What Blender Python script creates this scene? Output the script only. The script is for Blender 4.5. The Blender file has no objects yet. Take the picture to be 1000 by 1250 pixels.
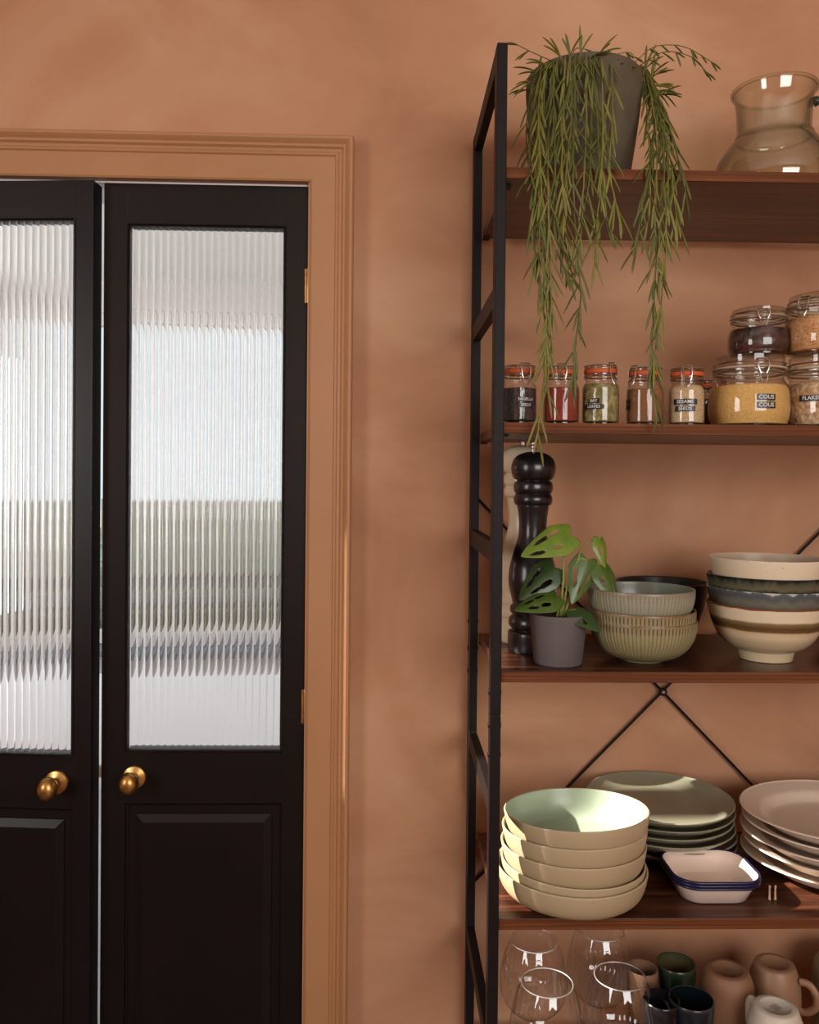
import bpy, bmesh, math, random
from math import sin, cos, pi, sqrt, radians
from mathutils import Vector, Matrix, Euler

random.seed(7)
sc = bpy.context.scene
col = sc.collection

# ------------------------------------------------------------------ camera
F, CU, CV = 1040.0, 500.0, 596.0
YAW, PITCH, ROLL, CAMZ = .03069, -.01049, .0092, 1.55
M3 = Matrix.Rotation(-YAW, 3, 'Z') @ Matrix.Rotation(pi/2 + PITCH, 3, 'X') @ Matrix.Rotation(ROLL, 3, 'Z')
cd = bpy.data.cameras.new('camera')
cam = bpy.data.objects.new('camera', cd)
col.objects.link(cam)
cam.matrix_world = Matrix.Translation((0, 0, CAMZ)) @ M3.to_4x4()
cd.sensor_width = 36
cd.sensor_fit = 'AUTO'
cd.lens = F/1250*36
cd.shift_y = (CV - 625)/1250
cd.clip_start = .02
sc.camera = cam


def ray(u, v):
    return M3 @ Vector(((u - CU)/F, -(v - CV)/F, -1))


def pt(u, v, y):
    d = ray(u, v)
    t = y/d.y
    return Vector((d.x*t, y, CAMZ + d.z*t))


def atz(u, v, z):
    d = ray(u, v)
    t = (z - CAMZ)/d.z
    return Vector((d.x*t, d.y*t, z))


# ------------------------------------------------------------------ materials
def srgb(r, g, b):
    def f(c):
        c /= 255.0
        return c/12.92 if c <= .04045 else ((c + .055)/1.055)**2.4
    return (f(r), f(g), f(b), 1)


def mat(name):
    m = bpy.data.materials.new(name)
    m.use_nodes = True
    nt = m.node_tree
    b = nt.nodes['Principled BSDF']
    return m, nt, b


def N(nt, t, **kw):
    n = nt.nodes.new(t)
    for k, v in kw.items():
        if k.startswith('i_'):
            n.inputs[k[2:].replace('_', ' ')].default_value = v
        else:
            setattr(n, k, v)
    return n


def ramp(nt, stops):
    r = nt.nodes.new('ShaderNodeValToRGB')
    e = r.color_ramp.elements
    while len(e) < len(stops):
        e.new(.5)
    for el, (p, c) in zip(e, stops):
        el.position = p
        el.color = c
    return r


def plain(name, c, rough=.5, metal=0, c2=None, scale=20, bump=0, bscale=200, spec=.5, detail=4, coat=0, stretch=(1, 1, 1)):
    m, nt, b = mat(name)
    b.inputs['Base Color'].default_value = c
    b.inputs['Roughness'].default_value = rough
    b.inputs['Metallic'].default_value = metal
    b.inputs['Specular IOR Level'].default_value = spec
    b.inputs['Coat Weight'].default_value = coat
    b.inputs['Coat Roughness'].default_value = .12
    tc = N(nt, 'ShaderNodeTexCoord')
    mp = N(nt, 'ShaderNodeMapping')
    mp.inputs['Scale'].default_value = stretch
    nt.links.new(tc.outputs['Object'], mp.inputs['Vector'])
    if c2:
        n = N(nt, 'ShaderNodeTexNoise')
        n.inputs['Scale'].default_value = scale
        n.inputs['Detail'].default_value = detail
        n.inputs['Roughness'].default_value = .6
        nt.links.new(mp.outputs[0], n.inputs['Vector'])
        r = ramp(nt, [(.32, c), (.68, c2)])
        nt.links.new(n.outputs['Fac'], r.inputs[0])
        nt.links.new(r.outputs[0], b.inputs['Base Color'])
    if bump:
        n2 = N(nt, 'ShaderNodeTexNoise')
        n2.inputs['Scale'].default_value = bscale
        n2.inputs['Detail'].default_value = 3
        nt.links.new(mp.outputs[0], n2.inputs['Vector'])
        bp = N(nt, 'ShaderNodeBump')
        bp.inputs['Strength'].default_value = bump
        bp.inputs['Distance'].default_value = .002
        nt.links.new(n2.outputs['Fac'], bp.inputs['Height'])
        nt.links.new(bp.outputs[0], b.inputs['Normal'])
    return m


def bands(name, stops, rough=.3, zscale=1.0, noise=.0, nscale=40, speck=None, stretch=(1, 1, .15)):
    """glaze bands by object height (z*zscale -> 0..1), edge broken up by noise"""
    m, nt, b = mat(name)
    b.inputs['Roughness'].default_value = rough
    tc = N(nt, 'ShaderNodeTexCoord')
    sp = N(nt, 'ShaderNodeSeparateXYZ')
    nt.links.new(tc.outputs['Object'], sp.inputs[0])
    mu = N(nt, 'ShaderNodeMath', operation='MULTIPLY')
    mu.inputs[1].default_value = zscale
    nt.links.new(sp.outputs['Z'], mu.inputs[0])
    mp = N(nt, 'ShaderNodeMapping')
    mp.inputs['Scale'].default_value = stretch
    nt.links.new(tc.outputs['Object'], mp.inputs[0])
    no = N(nt, 'ShaderNodeTexNoise')
    no.inputs['Scale'].default_value = nscale
    no.inputs['Detail'].default_value = 5
    nt.links.new(mp.outputs[0], no.inputs['Vector'])
    ma = N(nt, 'ShaderNodeMath', operation='MULTIPLY_ADD')
    ma.inputs[1].default_value = noise
    nt.links.new(no.outputs['Fac'], ma.inputs[0])
    nt.links.new(mu.outputs[0], ma.inputs[2])
    sb = N(nt, 'ShaderNodeMath', operation='SUBTRACT')
    sb.inputs[1].default_value = noise*.5
    nt.links.new(ma.outputs[0], sb.inputs[0])
    r = ramp(nt, stops)
    nt.links.new(sb.outputs[0], r.inputs[0])
    out = r.outputs[0]
    if speck:
        n3 = N(nt, 'ShaderNodeTexNoise')
        n3.inputs['Scale'].default_value = speck[1]
        n3.inputs['Detail'].default_value = 2
        nt.links.new(tc.outputs['Object'], n3.inputs['Vector'])
        r3 = ramp(nt, [(speck[2], (0, 0, 0, 1)), (speck[2] + .06, (1, 1, 1, 1))])
        nt.links.new(n3.outputs['Fac'], r3.inputs[0])
        mx = N(nt, 'ShaderNodeMix', data_type='RGBA')
        nt.links.new(r3.outputs[0], mx.inputs['Factor'])
        nt.links.new(out, mx.inputs['A'])
        mx.inputs['B'].default_value = speck[0]
        out = mx.outputs['Result']
    nt.links.new(out, b.inputs['Base Color'])
    return m


def grainy(name, cols, scale=400, rough=.8, bump=.5):
    m, nt, b = mat(name)
    b.inputs['Roughness'].default_value = rough
    tc = N(nt, 'ShaderNodeTexCoord')
    v = N(nt, 'ShaderNodeTexVoronoi')
    v.inputs['Scale'].default_value = scale
    nt.links.new(tc.outputs['Object'], v.inputs['Vector'])
    sp = N(nt, 'ShaderNodeSeparateColor')
    nt.links.new(v.outputs['Color'], sp.inputs[0])
    r = ramp(nt, [(i/max(1, len(cols) - 1), c) for i, c in enumerate(cols)])
    nt.links.new(sp.outputs[0], r.inputs[0])
    nt.links.new(r.outputs[0], b.inputs['Base Color'])
    bp = N(nt, 'ShaderNodeBump')
    bp.inputs['Strength'].default_value = bump
    bp.inputs['Distance'].default_value = .002
    bp.invert = True
    nt.links.new(v.outputs['Distance'], bp.inputs['Height'])
    nt.links.new(bp.outputs[0], b.inputs['Normal'])
    return m


def thin_glass(name, tint=(.97, .975, .97, 1), edge=(.55, .6, .55, 1), rough=.02, gl=1.0, power=2.5):
    """one wall of thin clear glass: clear through the middle, tinted where the wall is seen edge-on"""
    m, nt, b = mat(name)
    nt.nodes.remove(b)
    out = nt.nodes['Material Output']
    lw = N(nt, 'ShaderNodeLayerWeight')
    lw.inputs['Blend'].default_value = .5
    pw = N(nt, 'ShaderNodeMath', operation='POWER')
    pw.inputs[1].default_value = power
    nt.links.new(lw.outputs['Facing'], pw.inputs[0])
    mx = N(nt, 'ShaderNodeMix', data_type='RGBA')
    mx.inputs['A'].default_value = tint
    mx.inputs['B'].default_value = edge
    nt.links.new(pw.outputs[0], mx.inputs['Factor'])
    tr = N(nt, 'ShaderNodeBsdfTransparent')
    nt.links.new(mx.outputs['Result'], tr.inputs[0])
    gs = N(nt, 'ShaderNodeBsdfGlossy')
    gs.inputs['Roughness'].default_value = rough
    gs.inputs['Color'].default_value = (1, 1, 1, 1)
    p5 = N(nt, 'ShaderNodeMath', operation='POWER')
    p5.inputs[1].default_value = 5
    nt.links.new(lw.outputs['Facing'], p5.inputs[0])
    mm = N(nt, 'ShaderNodeMath', operation='MULTIPLY_ADD')
    mm.inputs[1].default_value = .75
    mm.inputs[2].default_value = .045*gl
    mm.use_clamp = True
    nt.links.new(p5.outputs[0], mm.inputs[0])
    ms = N(nt, 'ShaderNodeMixShader')
    nt.links.new(mm.outputs[0], ms.inputs[0])
    nt.links.new(tr.outputs[0], ms.inputs[1])
    nt.links.new(gs.outputs[0], ms.inputs[2])
    nt.links.new(ms.outputs[0], out.inputs['Surface'])
    return m


def plaster(name, c1, c2, c3, rough=.85):
    m, nt, b = mat(name)
    b.inputs['Roughness'].default_value = rough
    b.inputs['Specular IOR Level'].default_value = .25
    tc = N(nt, 'ShaderNodeTexCoord')
    mp = N(nt, 'ShaderNodeMapping')
    mp.inputs['Scale'].default_value = (1, 1, 1.25)
    mp.inputs['Rotation'].default_value = (0, .5, 0)
    nt.links.new(tc.outputs['Object'], mp.inputs[0])
    n = N(nt, 'ShaderNodeTexNoise')
    n.inputs['Scale'].default_value = 2.6
    n.inputs['Detail'].default_value = 7
    n.inputs['Roughness'].default_value = .55
    n.inputs['Distortion'].default_value = .8
    nt.links.new(mp.outputs[0], n.inputs['Vector'])
    r = ramp(nt, [(.3, c1), (.5, c2), (.72, c3)])
    nt.links.new(n.outputs['Fac'], r.inputs[0])
    nt.links.new(r.outputs[0], b.inputs['Base Color'])
    n2 = N(nt, 'ShaderNodeTexNoise')
    n2.inputs['Scale'].default_value = 14
    n2.inputs['Detail'].default_value = 8
    nt.links.new(mp.outputs[0], n2.inputs['Vector'])
    bp = N(nt, 'ShaderNodeBump')
    bp.inputs['Strength'].default_value = .12
    bp.inputs['Distance'].default_value = .01
    nt.links.new(n2.outputs['Fac'], bp.inputs['Height'])
    nt.links.new(bp.outputs[0], b.inputs['Normal'])
    return m


def wood(name, ca, cb, cc, rough=.42, sx=1.2, spec=.5, zs=40):
    m, nt, b = mat(name)
    b.inputs['Specular IOR Level'].default_value = spec
    b.inputs['Roughness'].default_value = rough
    tc = N(nt, 'ShaderNodeTexCoord')
    mp = N(nt, 'ShaderNodeMapping')
    mp.inputs['Scale'].default_value = (sx, 26, zs)
    nt.links.new(tc.outputs['Object'], mp.inputs[0])
    n = N(nt, 'ShaderNodeTexNoise')
    n.inputs['Scale'].default_value = 2.4
    n.inputs['Detail'].default_value = 8
    n.inputs['Roughness'].default_value = .65
    n.inputs['Distortion'].default_value = .6
    nt.links.new(mp.outputs[0], n.inputs['Vector'])
    r = ramp(nt, [(.3, ca), (.5, cb), (.7, cc)])
    nt.links.new(n.outputs['Fac'], r.inputs[0])
    nt.links.new(r.outputs[0], b.inputs['Base Color'])
    bp = N(nt, 'ShaderNodeBump')
    bp.inputs['Strength'].default_value = .15
    bp.inputs['Distance'].default_value = .001
    nt.links.new(n.outputs['Fac'], bp.inputs['Height'])
    nt.links.new(bp.outputs[0], b.inputs['Normal'])
    return m


MAT = {}
MAT['wall'] = plaster('terracotta_limewash', srgb(185, 134, 102), srgb(199, 148, 114), srgb(213, 167, 134))
MAT['casing'] = plain('casing_paint', srgb(190, 139, 98), .45, c2=srgb(184, 134, 93), scale=5)
MAT['door'] = plain('door_black_paint', srgb(26, 20, 20), .36, c2=srgb(20, 16, 16), scale=7, bump=.06, bscale=25, spec=.32)
MAT['brass'] = plain('aged_brass', srgb(236, 198, 130), .33, 1, c2=srgb(196, 146, 80), scale=60)
MAT['steel'] = plain('black_steel', srgb(33, 26, 26), .5, 0, c2=srgb(27, 22, 22), scale=30, spec=.16)
MAT['board'] = wood('walnut_board', srgb(36, 18, 11), srgb(70, 37, 24), srgb(118, 69, 47), rough=.32, spec=.4)
MAT['edge'] = wood('walnut_edge', srgb(78, 40, 20), srgb(104, 58, 31), srgb(132, 82, 50), rough=.6, spec=.15, zs=130)
MAT['ceil'] = plain('white_ceiling', srgb(225, 220, 212), .9)
MAT['white'] = plain('white_paint', srgb(232, 230, 228), .7)
MAT['floor'] = wood('oak_floor', srgb(82, 56, 38), srgb(100, 70, 46), srgb(116, 82, 54))
MAT['glass'] = thin_glass('clear_jar_glass', (.98, .98, .97, 1), (.40, .41, .35, 1), gl=1.3, power=2.8)
MAT['wine'] = thin_glass('fine_wine_glass', (.985, .985, .985, 1), (.58, .58, .57, 1), gl=2.3, power=4.5)
MAT['winerim'] = thin_glass('bright_glass_rim', (.95, .95, .95, 1), (.9, .9, .9, 1), gl=13, power=3, rough=.5)
MAT['jug'] = thin_glass('recycled_green_glass', (.95, .965, .925, 1), (.09, .13, .07, 1), gl=1.5, power=2.6)
MAT['jugthick'] = plain('dark_bottle_green_glass', srgb(60, 84, 66), .06)
MAT['jugthick'].node_tree.nodes['Principled BSDF'].inputs['Transmission Weight'].default_value = .75
MAT['window'] = thin_glass('window_glass', (.98, .985, .98, 1), (.8, .85, .82, 1))
MAT['wire'] = plain('galvanised_wire', srgb(200, 190, 180), .3, 1)
MAT['seal'] = plain('orange_rubber', srgb(205, 92, 44), .55)
MAT['sealpale'] = plain('pale_rubber', srgb(206, 186, 160), .55)
MAT['tape'] = plain('black_embossing_tape', srgb(22, 20, 22), .35)
MAT['letter'] = plain('white_embossed_letters', srgb(225, 222, 218), .6)


def fluted():
    m, nt, b = mat('reeded_glass')
    nt.nodes.remove(b)
    g = N(nt, 'ShaderNodeBsdfGlass')
    g.inputs['IOR'].default_value = 1.45
    g.inputs['Roughness'].default_value = .015
    g.inputs['Color'].default_value = (.985, .99, .988, 1)
    nt.links.new(g.outputs[0], nt.nodes['Material Output'].inputs['Surface'])
    return m


MAT['reeded'] = fluted()


# ------------------------------------------------------------------ object helpers
def mesh_of(bm, name, smooth=35):
    me = bpy.data.meshes.new(name)
    bmesh.ops.recalc_face_normals(bm, faces=bm.faces)
    bm.to_mesh(me)
    bm.free()
    if smooth:
        me.polygons.foreach_set('use_smooth', [True]*len(me.polygons))
        me.set_sharp_from_angle(angle=radians(smooth))
    return me


def obj(name, bm, m, parent=None, loc=None, smooth=35):
    me = mesh_of(bm, name, smooth) if isinstance(bm, bmesh.types.BMesh) else bm
    o = bpy.data.objects.new(name, me)
    if m is not None:
        me.materials.append(m)
    col.objects.link(o)
    if parent:
        o.parent = parent
    if loc is not None:
        o.location = loc
    return o


def tag(o, label, cat=None, group=None, kind=None):
    o['label'] = label
    if cat:
        o['category'] = cat
    if group:
        o['group'] = group
    if kind:
        o['kind'] = kind
    return o


def thing(name, label, cat, loc, rotz=0, group=None, kind=None):
    o = bpy.data.objects.new(name, None)
    o.empty_display_size = .02
    col.objects.link(o)
    o.location = loc
    o.rotation_euler = (0, 0, rotz)
    return tag(o, label, cat, group, kind)


def copy_thing(src, loc, label, rot=None):
    r = src.copy()
    col.objects.link(r)
    r.location = loc
    if rot is not None:
        r.rotation_euler = rot
    r['label'] = label
    for ch in list(src.children):
        c = ch.copy()
        col.objects.link(c)
        c.parent = r
        for g in list(ch.children):
            d = g.copy()
            col.objects.link(d)
            d.parent = c
    return r


def box(bm, x0, x1, y0, y1, z0, z1, bev=0):
    vs = [bm.verts.new((x, y, z)) for z in (z0, z1) for y in (y0, y1) for x in (x0, x1)]
    fs = []
    for q in ((0, 2, 3, 1), (4, 5, 7, 6), (0, 1, 5, 4), (2, 6, 7, 3), (1, 3, 7, 5), (0, 4, 6, 2)):
        fs.append(bm.faces.new([vs[i] for i in q]))
    if bev:
        es = list({e for f in fs for e in f.edges})
        bmesh.ops.bevel(bm, geom=es, offset=bev, segments=2, affect='EDGES', profile=.5)
    return bm


def nb():
    return bmesh.new()


def boxbm(*a, **k):
    return box(nb(), *a, **k)


def cr(pts, n=6, closed=False):
    """Catmull-Rom through points"""
    P = [Vector(p) for p in pts]
    out = []
    L = len(P)
    rng = range(L if closed else L - 1)
    for i in rng:
        if closed:
            a, b, c, d = P[(i - 1) % L], P[i], P[(i + 1) % L], P[(i + 2) % L]
        else:
            a, b, c, d = P[max(i - 1, 0)], P[i], P[i + 1], P[min(i + 2, L - 1)]
        for k in range(n):
            t = k/n
            out.append(.5*((2*b) + (c - a)*t + (2*a - 5*b + 4*c - d)*t*t + (3*b - a - 3*c + d)*t**3))
    if not closed:
        out.append(P[-1])
    return out


def lathe(bm, prof, n=64, mod=None, sx=1, sy=1, cx=0, cy=0, cz=0):
    rings = []
    for (r, z) in prof:
        if r < 1e-6:
            rings.append([bm.verts.new((cx, cy, cz + z))])
        else:
            ring = []
            for k in range(n):
                a = 2*pi*k/n
                rr = r + (mod(a, r, z) if mod else 0)
                ring.append(bm.verts.new((cx + sx*rr*cos(a), cy + sy*rr*sin(a), cz + z)))
            rings.append(ring)
    for A, B in zip(rings, rings[1:]):
        if len(A) == 1 and len(B) == 1:
            continue
        for k in range(n):
            k2 = (k + 1) % n
            if len(A) == 1:
                bm.faces.new((A[0], B[k2], B[k]))
            elif len(B) == 1:
                bm.faces.new((A[k], A[k2], B[0]))
            else:
                bm.faces.new((A[k], A[k2], B[k2], B[k]))
    return bm


def lathebm(prof, n=64, mod=None, **k):
    return lathe(nb(), prof, n, mod, **k)


def tube(bm, pts, r, n=8, closed=False, radii=None, flat=1.0):
    P = [Vector(p) for p in pts]
    L = len(P)
    rings = []
    up = None
    for i in range(L):
        if closed:
            t = (P[(i + 1) % L] - P[i - 1])
        else:
            t = P[min(i + 1, L - 1)] - P[max(i - 1, 0)]
        t.normalize()
        if up is None:
            up = Vector((0, 0, 1)) if abs(t.z) < .9 else Vector((0, 1, 0))
        s = t.cross(up)
        if s.length < 1e-5:
            s = t.cross(Vector((1, 0, 0)))
        s.normalize()
        up = s.cross(t).normalized()
        rr = radii[i] if radii else r
        rings.append([bm.verts.new(P[i] + rr*(cos(2*pi*k/n)*s + flat*sin(2*pi*k/n)*up)) for k in range(n)])
    for i in range(L if closed else L - 1):
        A, B = rings[i], rings[(i + 1) % L]
        for k in range(n):
            bm.faces.new((A[k], A[(k + 1) % n], B[(k + 1) % n], B[k]))
    if not closed:
        bm.faces.new(rings[0][::-1])
        bm.faces.new(rings[-1])
    return bm


def extrude_profile_path(bm, prof, frames):
    """prof: list of 2D pts; frames: list of functions 2D->3D"""
    rows = [[bm.verts.new(f(p)) for p in prof] for f in frames]
    L = len(prof)
    for A, B in zip(rows, rows[1:]):
        for k in range(L):
            k2 = (k + 1) % L
            bm.faces.new((A[k], A[k2], B[k2], B[k]))
    bm.faces.new(rows[0])
    bm.faces.new(rows[-1][::-1])
    return bm


def text_mesh(s, h):
    c = bpy.data.curves.new('lettering', 'FONT')
    c.body = s
    c.size = h/.7
    c.align_x = 'CENTER'
    c.align_y = 'CENTER'
    c.offset = .02*h
    c.resolution_u = 2
    o = bpy.data.objects.new('lettering', c)
    col.objects.link(o)
    dg = bpy.context.evaluated_depsgraph_get()
    me = bpy.data.meshes.new_from_object(o.evaluated_get(dg))
    bpy.data.objects.remove(o)
    bpy.data.curves.remove(c)
    return me


# ------------------------------------------------------------------ layout numbers
W = 1.625                                      # room face of the back wall
UX, UY, UROT = .16113, 1.25, -.00678           # shelving unit: front left post
SZ = [CAMZ + z for z in (.4615, .0858, -.2836, -.6527, -1.022)]   # board tops

# ------------------------------------------------------------------ room shell
XO1 = pt(377, 600, W).x                        # right side of the door opening
LEAF = .385
XGAP = pt(124.5, 600, W + .012).x              # meeting line of the two leaves
XO0 = XGAP - LEAF - .0115
ZO = pt(250, 222.5, W).z                       # head of the opening
RX0, RX1, RY0, RH = -2.2, 2.7, -1.7, 2.98

bm = nb()
TH = .13
box(bm, RX0, XO0, W, W + TH, 0, RH)
box(bm, XO1, RX1, W, W + TH, 0, RH)
box(bm, XO0, XO1, W, W + TH, ZO, RH)
tag(obj('wall_back', bm, MAT['wall'], smooth=0), 'terracotta limewashed plaster wall behind the shelving and around the doors', 'wall', kind='structure')
tag(obj('floor', boxbm(RX0, RX1, RY0, W, -.05, 0), MAT['floor'], smooth=0), 'oak floor of the room', 'floor', kind='structure')
tag(obj('ceiling', boxbm(RX0, RX1, RY0, W + TH, RH, RH + .06), MAT['ceil'], smooth=0), 'white ceiling of the room', 'ceiling', kind='structure')
tag(obj('wall_right', boxbm(RX1, RX1 + .1, RY0, W + TH, 0, RH), MAT['wall'], smooth=0), 'terracotta wall at the right end of the room', 'wall', kind='structure')
# rear wall with a wide opening for the big window, left wall with a high opening shaped for the sun beam
bm = nb()
wx0, wx1, wz0, wz1 = .2, 1.9, 1.3, 2.5
box(bm, RX0, wx0, RY0 - .1, RY0, 0, RH)
box(bm, wx1, RX1, RY0 - .1, RY0, 0, RH)
box(bm, wx0, wx1, RY0 - .1, RY0, 0, wz0)
box(bm, wx0, wx1, RY0 - .1, RY0, wz1, RH)
tag(obj('wall_rear', bm, MAT['wall'], smooth=0), 'terracotta wall with the big window behind the viewer', 'wall', kind='structure')
EL = radians(33)
ly0, ly1, lm0, lm1 = 1.262, 1.60, 1.432, 1.578
lz0 = CAMZ - .60 + (-.06 - RX0)*math.tan(EL)
lz1 = CAMZ - .10 + (-.06 - RX0)*math.tan(EL)
by0, by1, bz0, bz1 = -1.2, -.2, 1.2, 2.4
bm = nb()
box(bm, RX0 - .02, RX0, RY0, by0, 0, RH)
box(bm, RX0 - .02, RX0, by0, by1, 0, bz0)
box(bm, RX0 - .02, RX0, by0, by1, bz1, RH)
box(bm, RX0 - .02, RX0, by1, ly0, 0, RH)
box(bm, RX0 - .02, RX0, ly0, ly1, 0, lz0)
box(bm, RX0 - .02, RX0, ly0, ly1, lz1, RH)
box(bm, RX0 - .02, RX0, lm0, lm1, lz0, lz1)  # added pier splitting the opening, to shade the backs of the dishes
box(bm, RX0 - .02, RX0, ly1, W + TH, 0, RH)
tag(obj('wall_left', bm, MAT['wall'], smooth=0), 'terracotta wall with a side window and an opening shaped for the sun beam at the left end of the room', 'wall', kind='structure')

# door casing: moulded architrave, mitred
prof = [(0, 0), (0, .016), (.0035, .0185), (.046, .0185), (.048, .022), (.0515, .0235), (.0545, .021),
        (.0585, .0225), (.0620, .0275), (.0655, .0285), (.0680, .0262), (.0705, .0300), (.0745, .0335), (.0790, .0335), (.0815, .030), (.0815, 0)]
bm = nb()
frames = [
    lambda p: Vector((XO0 - p[0], W - p[1], 0)),
    lambda p: Vector((XO0 - p[0], W - p[1], ZO + p[0])),
    lambda p: Vector((XO1 + p[0], W - p[1], ZO + p[0])),
    lambda p: Vector((XO1 + p[0], W - p[1], 0))]
extrude_profile_path(bm, prof, frames)
tag(obj('trim_1', bm, MAT['casing'], smooth=25), 'moulded ochre door casing around the black double doors', 'door casing', kind='structure')
# jamb lining
bm = nb()
box(bm, XO1 - .004, XO1 + .001, W - .012, W + TH, 0, ZO)
box(bm, XO0 - .001, XO0 + .004, W - .012, W + TH, 0, ZO)
tag(obj('trim_2', bm, MAT['casing'], smooth=0), 'painted door lining inside the casing', 'door lining', kind='structure')


tag(obj('trim_3', boxbm(XO0, XO1, W + .004, W + TH, ZO - .003, ZO + .001), MAT['white'], smooth=0), 'white head lining above the double doors', 'door lining', kind='structure')

# ------------------------------------------------------------------ doors
def raised_panel(bm, x0, x1, z0, z1, y, m=.022, d=.009):
    """recessed panel with sloped margin and a raised flat field"""
    def ring(ins, yy):
        return [bm.verts.new(c) for c in ((x0 + ins, yy, z0 + ins), (x1 - ins, yy, z0 + ins), (x1 - ins, yy, z1 - ins), (x0 + ins, yy, z1 - ins))]
    rs = [ring(0, y), ring(.004, y + d*.8), ring(.007, y + d), ring(m, y + d), ring(m + .001, y + d - .002), ring(m + .016, y + d*.25)]
    for A, B in zip(rs, rs[1:]):
        for k in range(4):
            bm.faces.new((A[k], A[(k + 1) % 4], B[(k + 1) % 4], B[k]))
    bm.faces.new(rs[-1])


def leaf_door(name, label, hinge_left, loc, rz, zg0, zg1, zp):
    """local x: 0 at the meeting edge .. LEAF at the hinge (sign s), y into the wall, z up"""
    t = thing(name, label, 'door', loc, rz, kind='structure')
    s = -1 if hinge_left else 1
    top = ZO - (.0085 if hinge_left else .0035)
    D = .04

    def bx(b, a0, a1, y0, y1, z0, z1, bev=0):
        x0, x1 = sorted((s*a0, s*a1))
        box(b, x0, x1, y0, y1, z0, z1, bev)
    g0, g1 = (.034 if hinge_left else .0455), LEAF - .0435     # glass opening
    bm = nb()
    bx(bm, 0, g0, 0, .0155, .008, top, .0015)
    bx(bm, g1, LEAF, 0, .0155, .008, top, .0015)
    bx(bm, 0.0003, g0 - .014, .0150, D, .008, top)
    bx(bm, g1 + .014, LEAF - .0003, .0150, D, .008, top)
    bx(bm, g0 - .001, g1 + .001, 0.0002, D, zg1, top - .0005)
    bx(bm, g0 - .001, g1 + .001, 0.0002, D, zp, zg0)
    bx(bm, g0 - .001, g1 + .001, 0.0002, D, .008, .20)
    obj('stile_and_rail_frame', bm, MAT['door'], t, smooth=0)
    # lower raised panel
    bm = nb()
    xs = sorted((s*(g0 - .004), s*(g1 + .004)))
    raised_panel(bm, xs[0], xs[1], .20, zp, .0004)
    bx(bm, g0, g1, .016, .03, .2, zp)
    p = obj('raised_panel', bm, MAT['door'], t, smooth=0)
    # glazing bead
    bm = nb()
    w, bd = .0045, [(0, -.0015), (.002, -.0028), (.0045, 0), (.0055, .006), (0.0055, .012), (0, .012)]
    xa, xb = sorted((s*g0, s*g1))
    cs = [(xa, zg0, 1, 1), (xb, zg0, -1, 1), (xb, zg1, -1, -1), (xa, zg1, 1, -1)]
    rows = [[bm.verts.new((cx + sx*(q[0] - .001), q[1], cz + sz*(q[0] - .001))) for q in bd] for cx, cz, sx, sz in cs]
    for i in range(4):
        A, B = rows[i], rows[(i + 1) % 4]
        for k in range(len(bd) - 1):
            bm.faces.new((A[k], A[k + 1], B[k + 1], B[k]))
    obj('glazing_bead', bm, MAT['door'], t, smooth=30)
    # reeded pane
    bm = nb()
    nr = 23
    x0, x1 = xa - .009, xb + .009
    pw = (x1 - x0)/nr
    half, sag = pw/2, .0031
    Rr = (half*half + sag*sag)/(2*sag)
    front = []
    K = 10
    for r in range(nr):
        for k in range(K):
            q = -half + pw*k/K
            front.append((x0 + r*pw + half + q, sqrt(Rr*Rr - q*q) - (Rr - sag)))
    front.append((x1, 0))
    ys = .0165
    za, zb = zg0 + .002, zg1 - .002
    A = [bm.verts.new((x, ys - h, za)) for x, h in front]
    B = [bm.verts.new((x, ys - h, zb)) for x, h in front]
    c0, c1 = bm.verts.new((x0, ys + .003, za)), bm.verts.new((x1, ys + .003, za))
    d0, d1 = bm.verts.new((x0, ys + .003, zb)), bm.verts.new((x1, ys + .003, zb))
    for k in range(len(A) - 1):
        bm.faces.new((A[k], A[k + 1], B[k + 1], B[k]))
    bm.faces.new((c0, d0, d1, c1))
    bm.faces.new([c0, c1] + A[::-1])
    bm.faces.new([d1, d0] + B)
    bm.faces.new((A[0], B[0], d0, c0))
    bm.faces.new((A[-1], c1, d1, B[-1]))
    obj('reeded_glass_pane', bm, MAT['reeded'], t, smooth=40)
    # knob on a round rose
    zk = (zg0 + zp)/2 + .001
    rose = lathebm([(0, 0), (.0215, 0), (.0225, .0015), (.021, .004), (.015, .0062), (.0105, .0075), (.009, .010), (.008, .020)], 40)
    bmesh.ops.rotate(rose, verts=rose.verts, matrix=Matrix.Rotation(pi/2, 3, 'X'))
    kx = s*.0635
    ro = obj('door_knob', rose, MAT['brass'], t, (kx, -.0004, zk))
    kn = lathebm([(0, .018), (.0075, .0185), (.012, .0215), (.0172, .028), (.0195, .0355), (.0182, .0435), (.0135, .0495), (.007, .0525), (0, .0533)], 40)
    bmesh.ops.scale(kn, verts=kn.verts, vec=(.92, 1.1, 1))
    bmesh.ops.rotate(kn, verts=kn.verts, matrix=Matrix.Rotation(pi/2, 3, 'X'))
    obj('knob_grip', kn, MAT['brass'], ro)
    # hinges
    for zc in (CAMZ + .365, CAMZ - .435, .3):
        bm = nb()
        hx = s*(LEAF + .0005)
        lathe(bm, [(0, -.033), (.0028, -.033), (.0032, -.031), (.0032, .031), (.0028, .033), (0, .033)], 12, cx=hx, cy=-.0045, cz=zc)
        bx(bm, LEAF - .006, LEAF + .0012, -.0025, -.0005, zc - .032, zc + .032)
        obj('hinge', bm, MAT['brass'], t, smooth=40)
    return t


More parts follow.
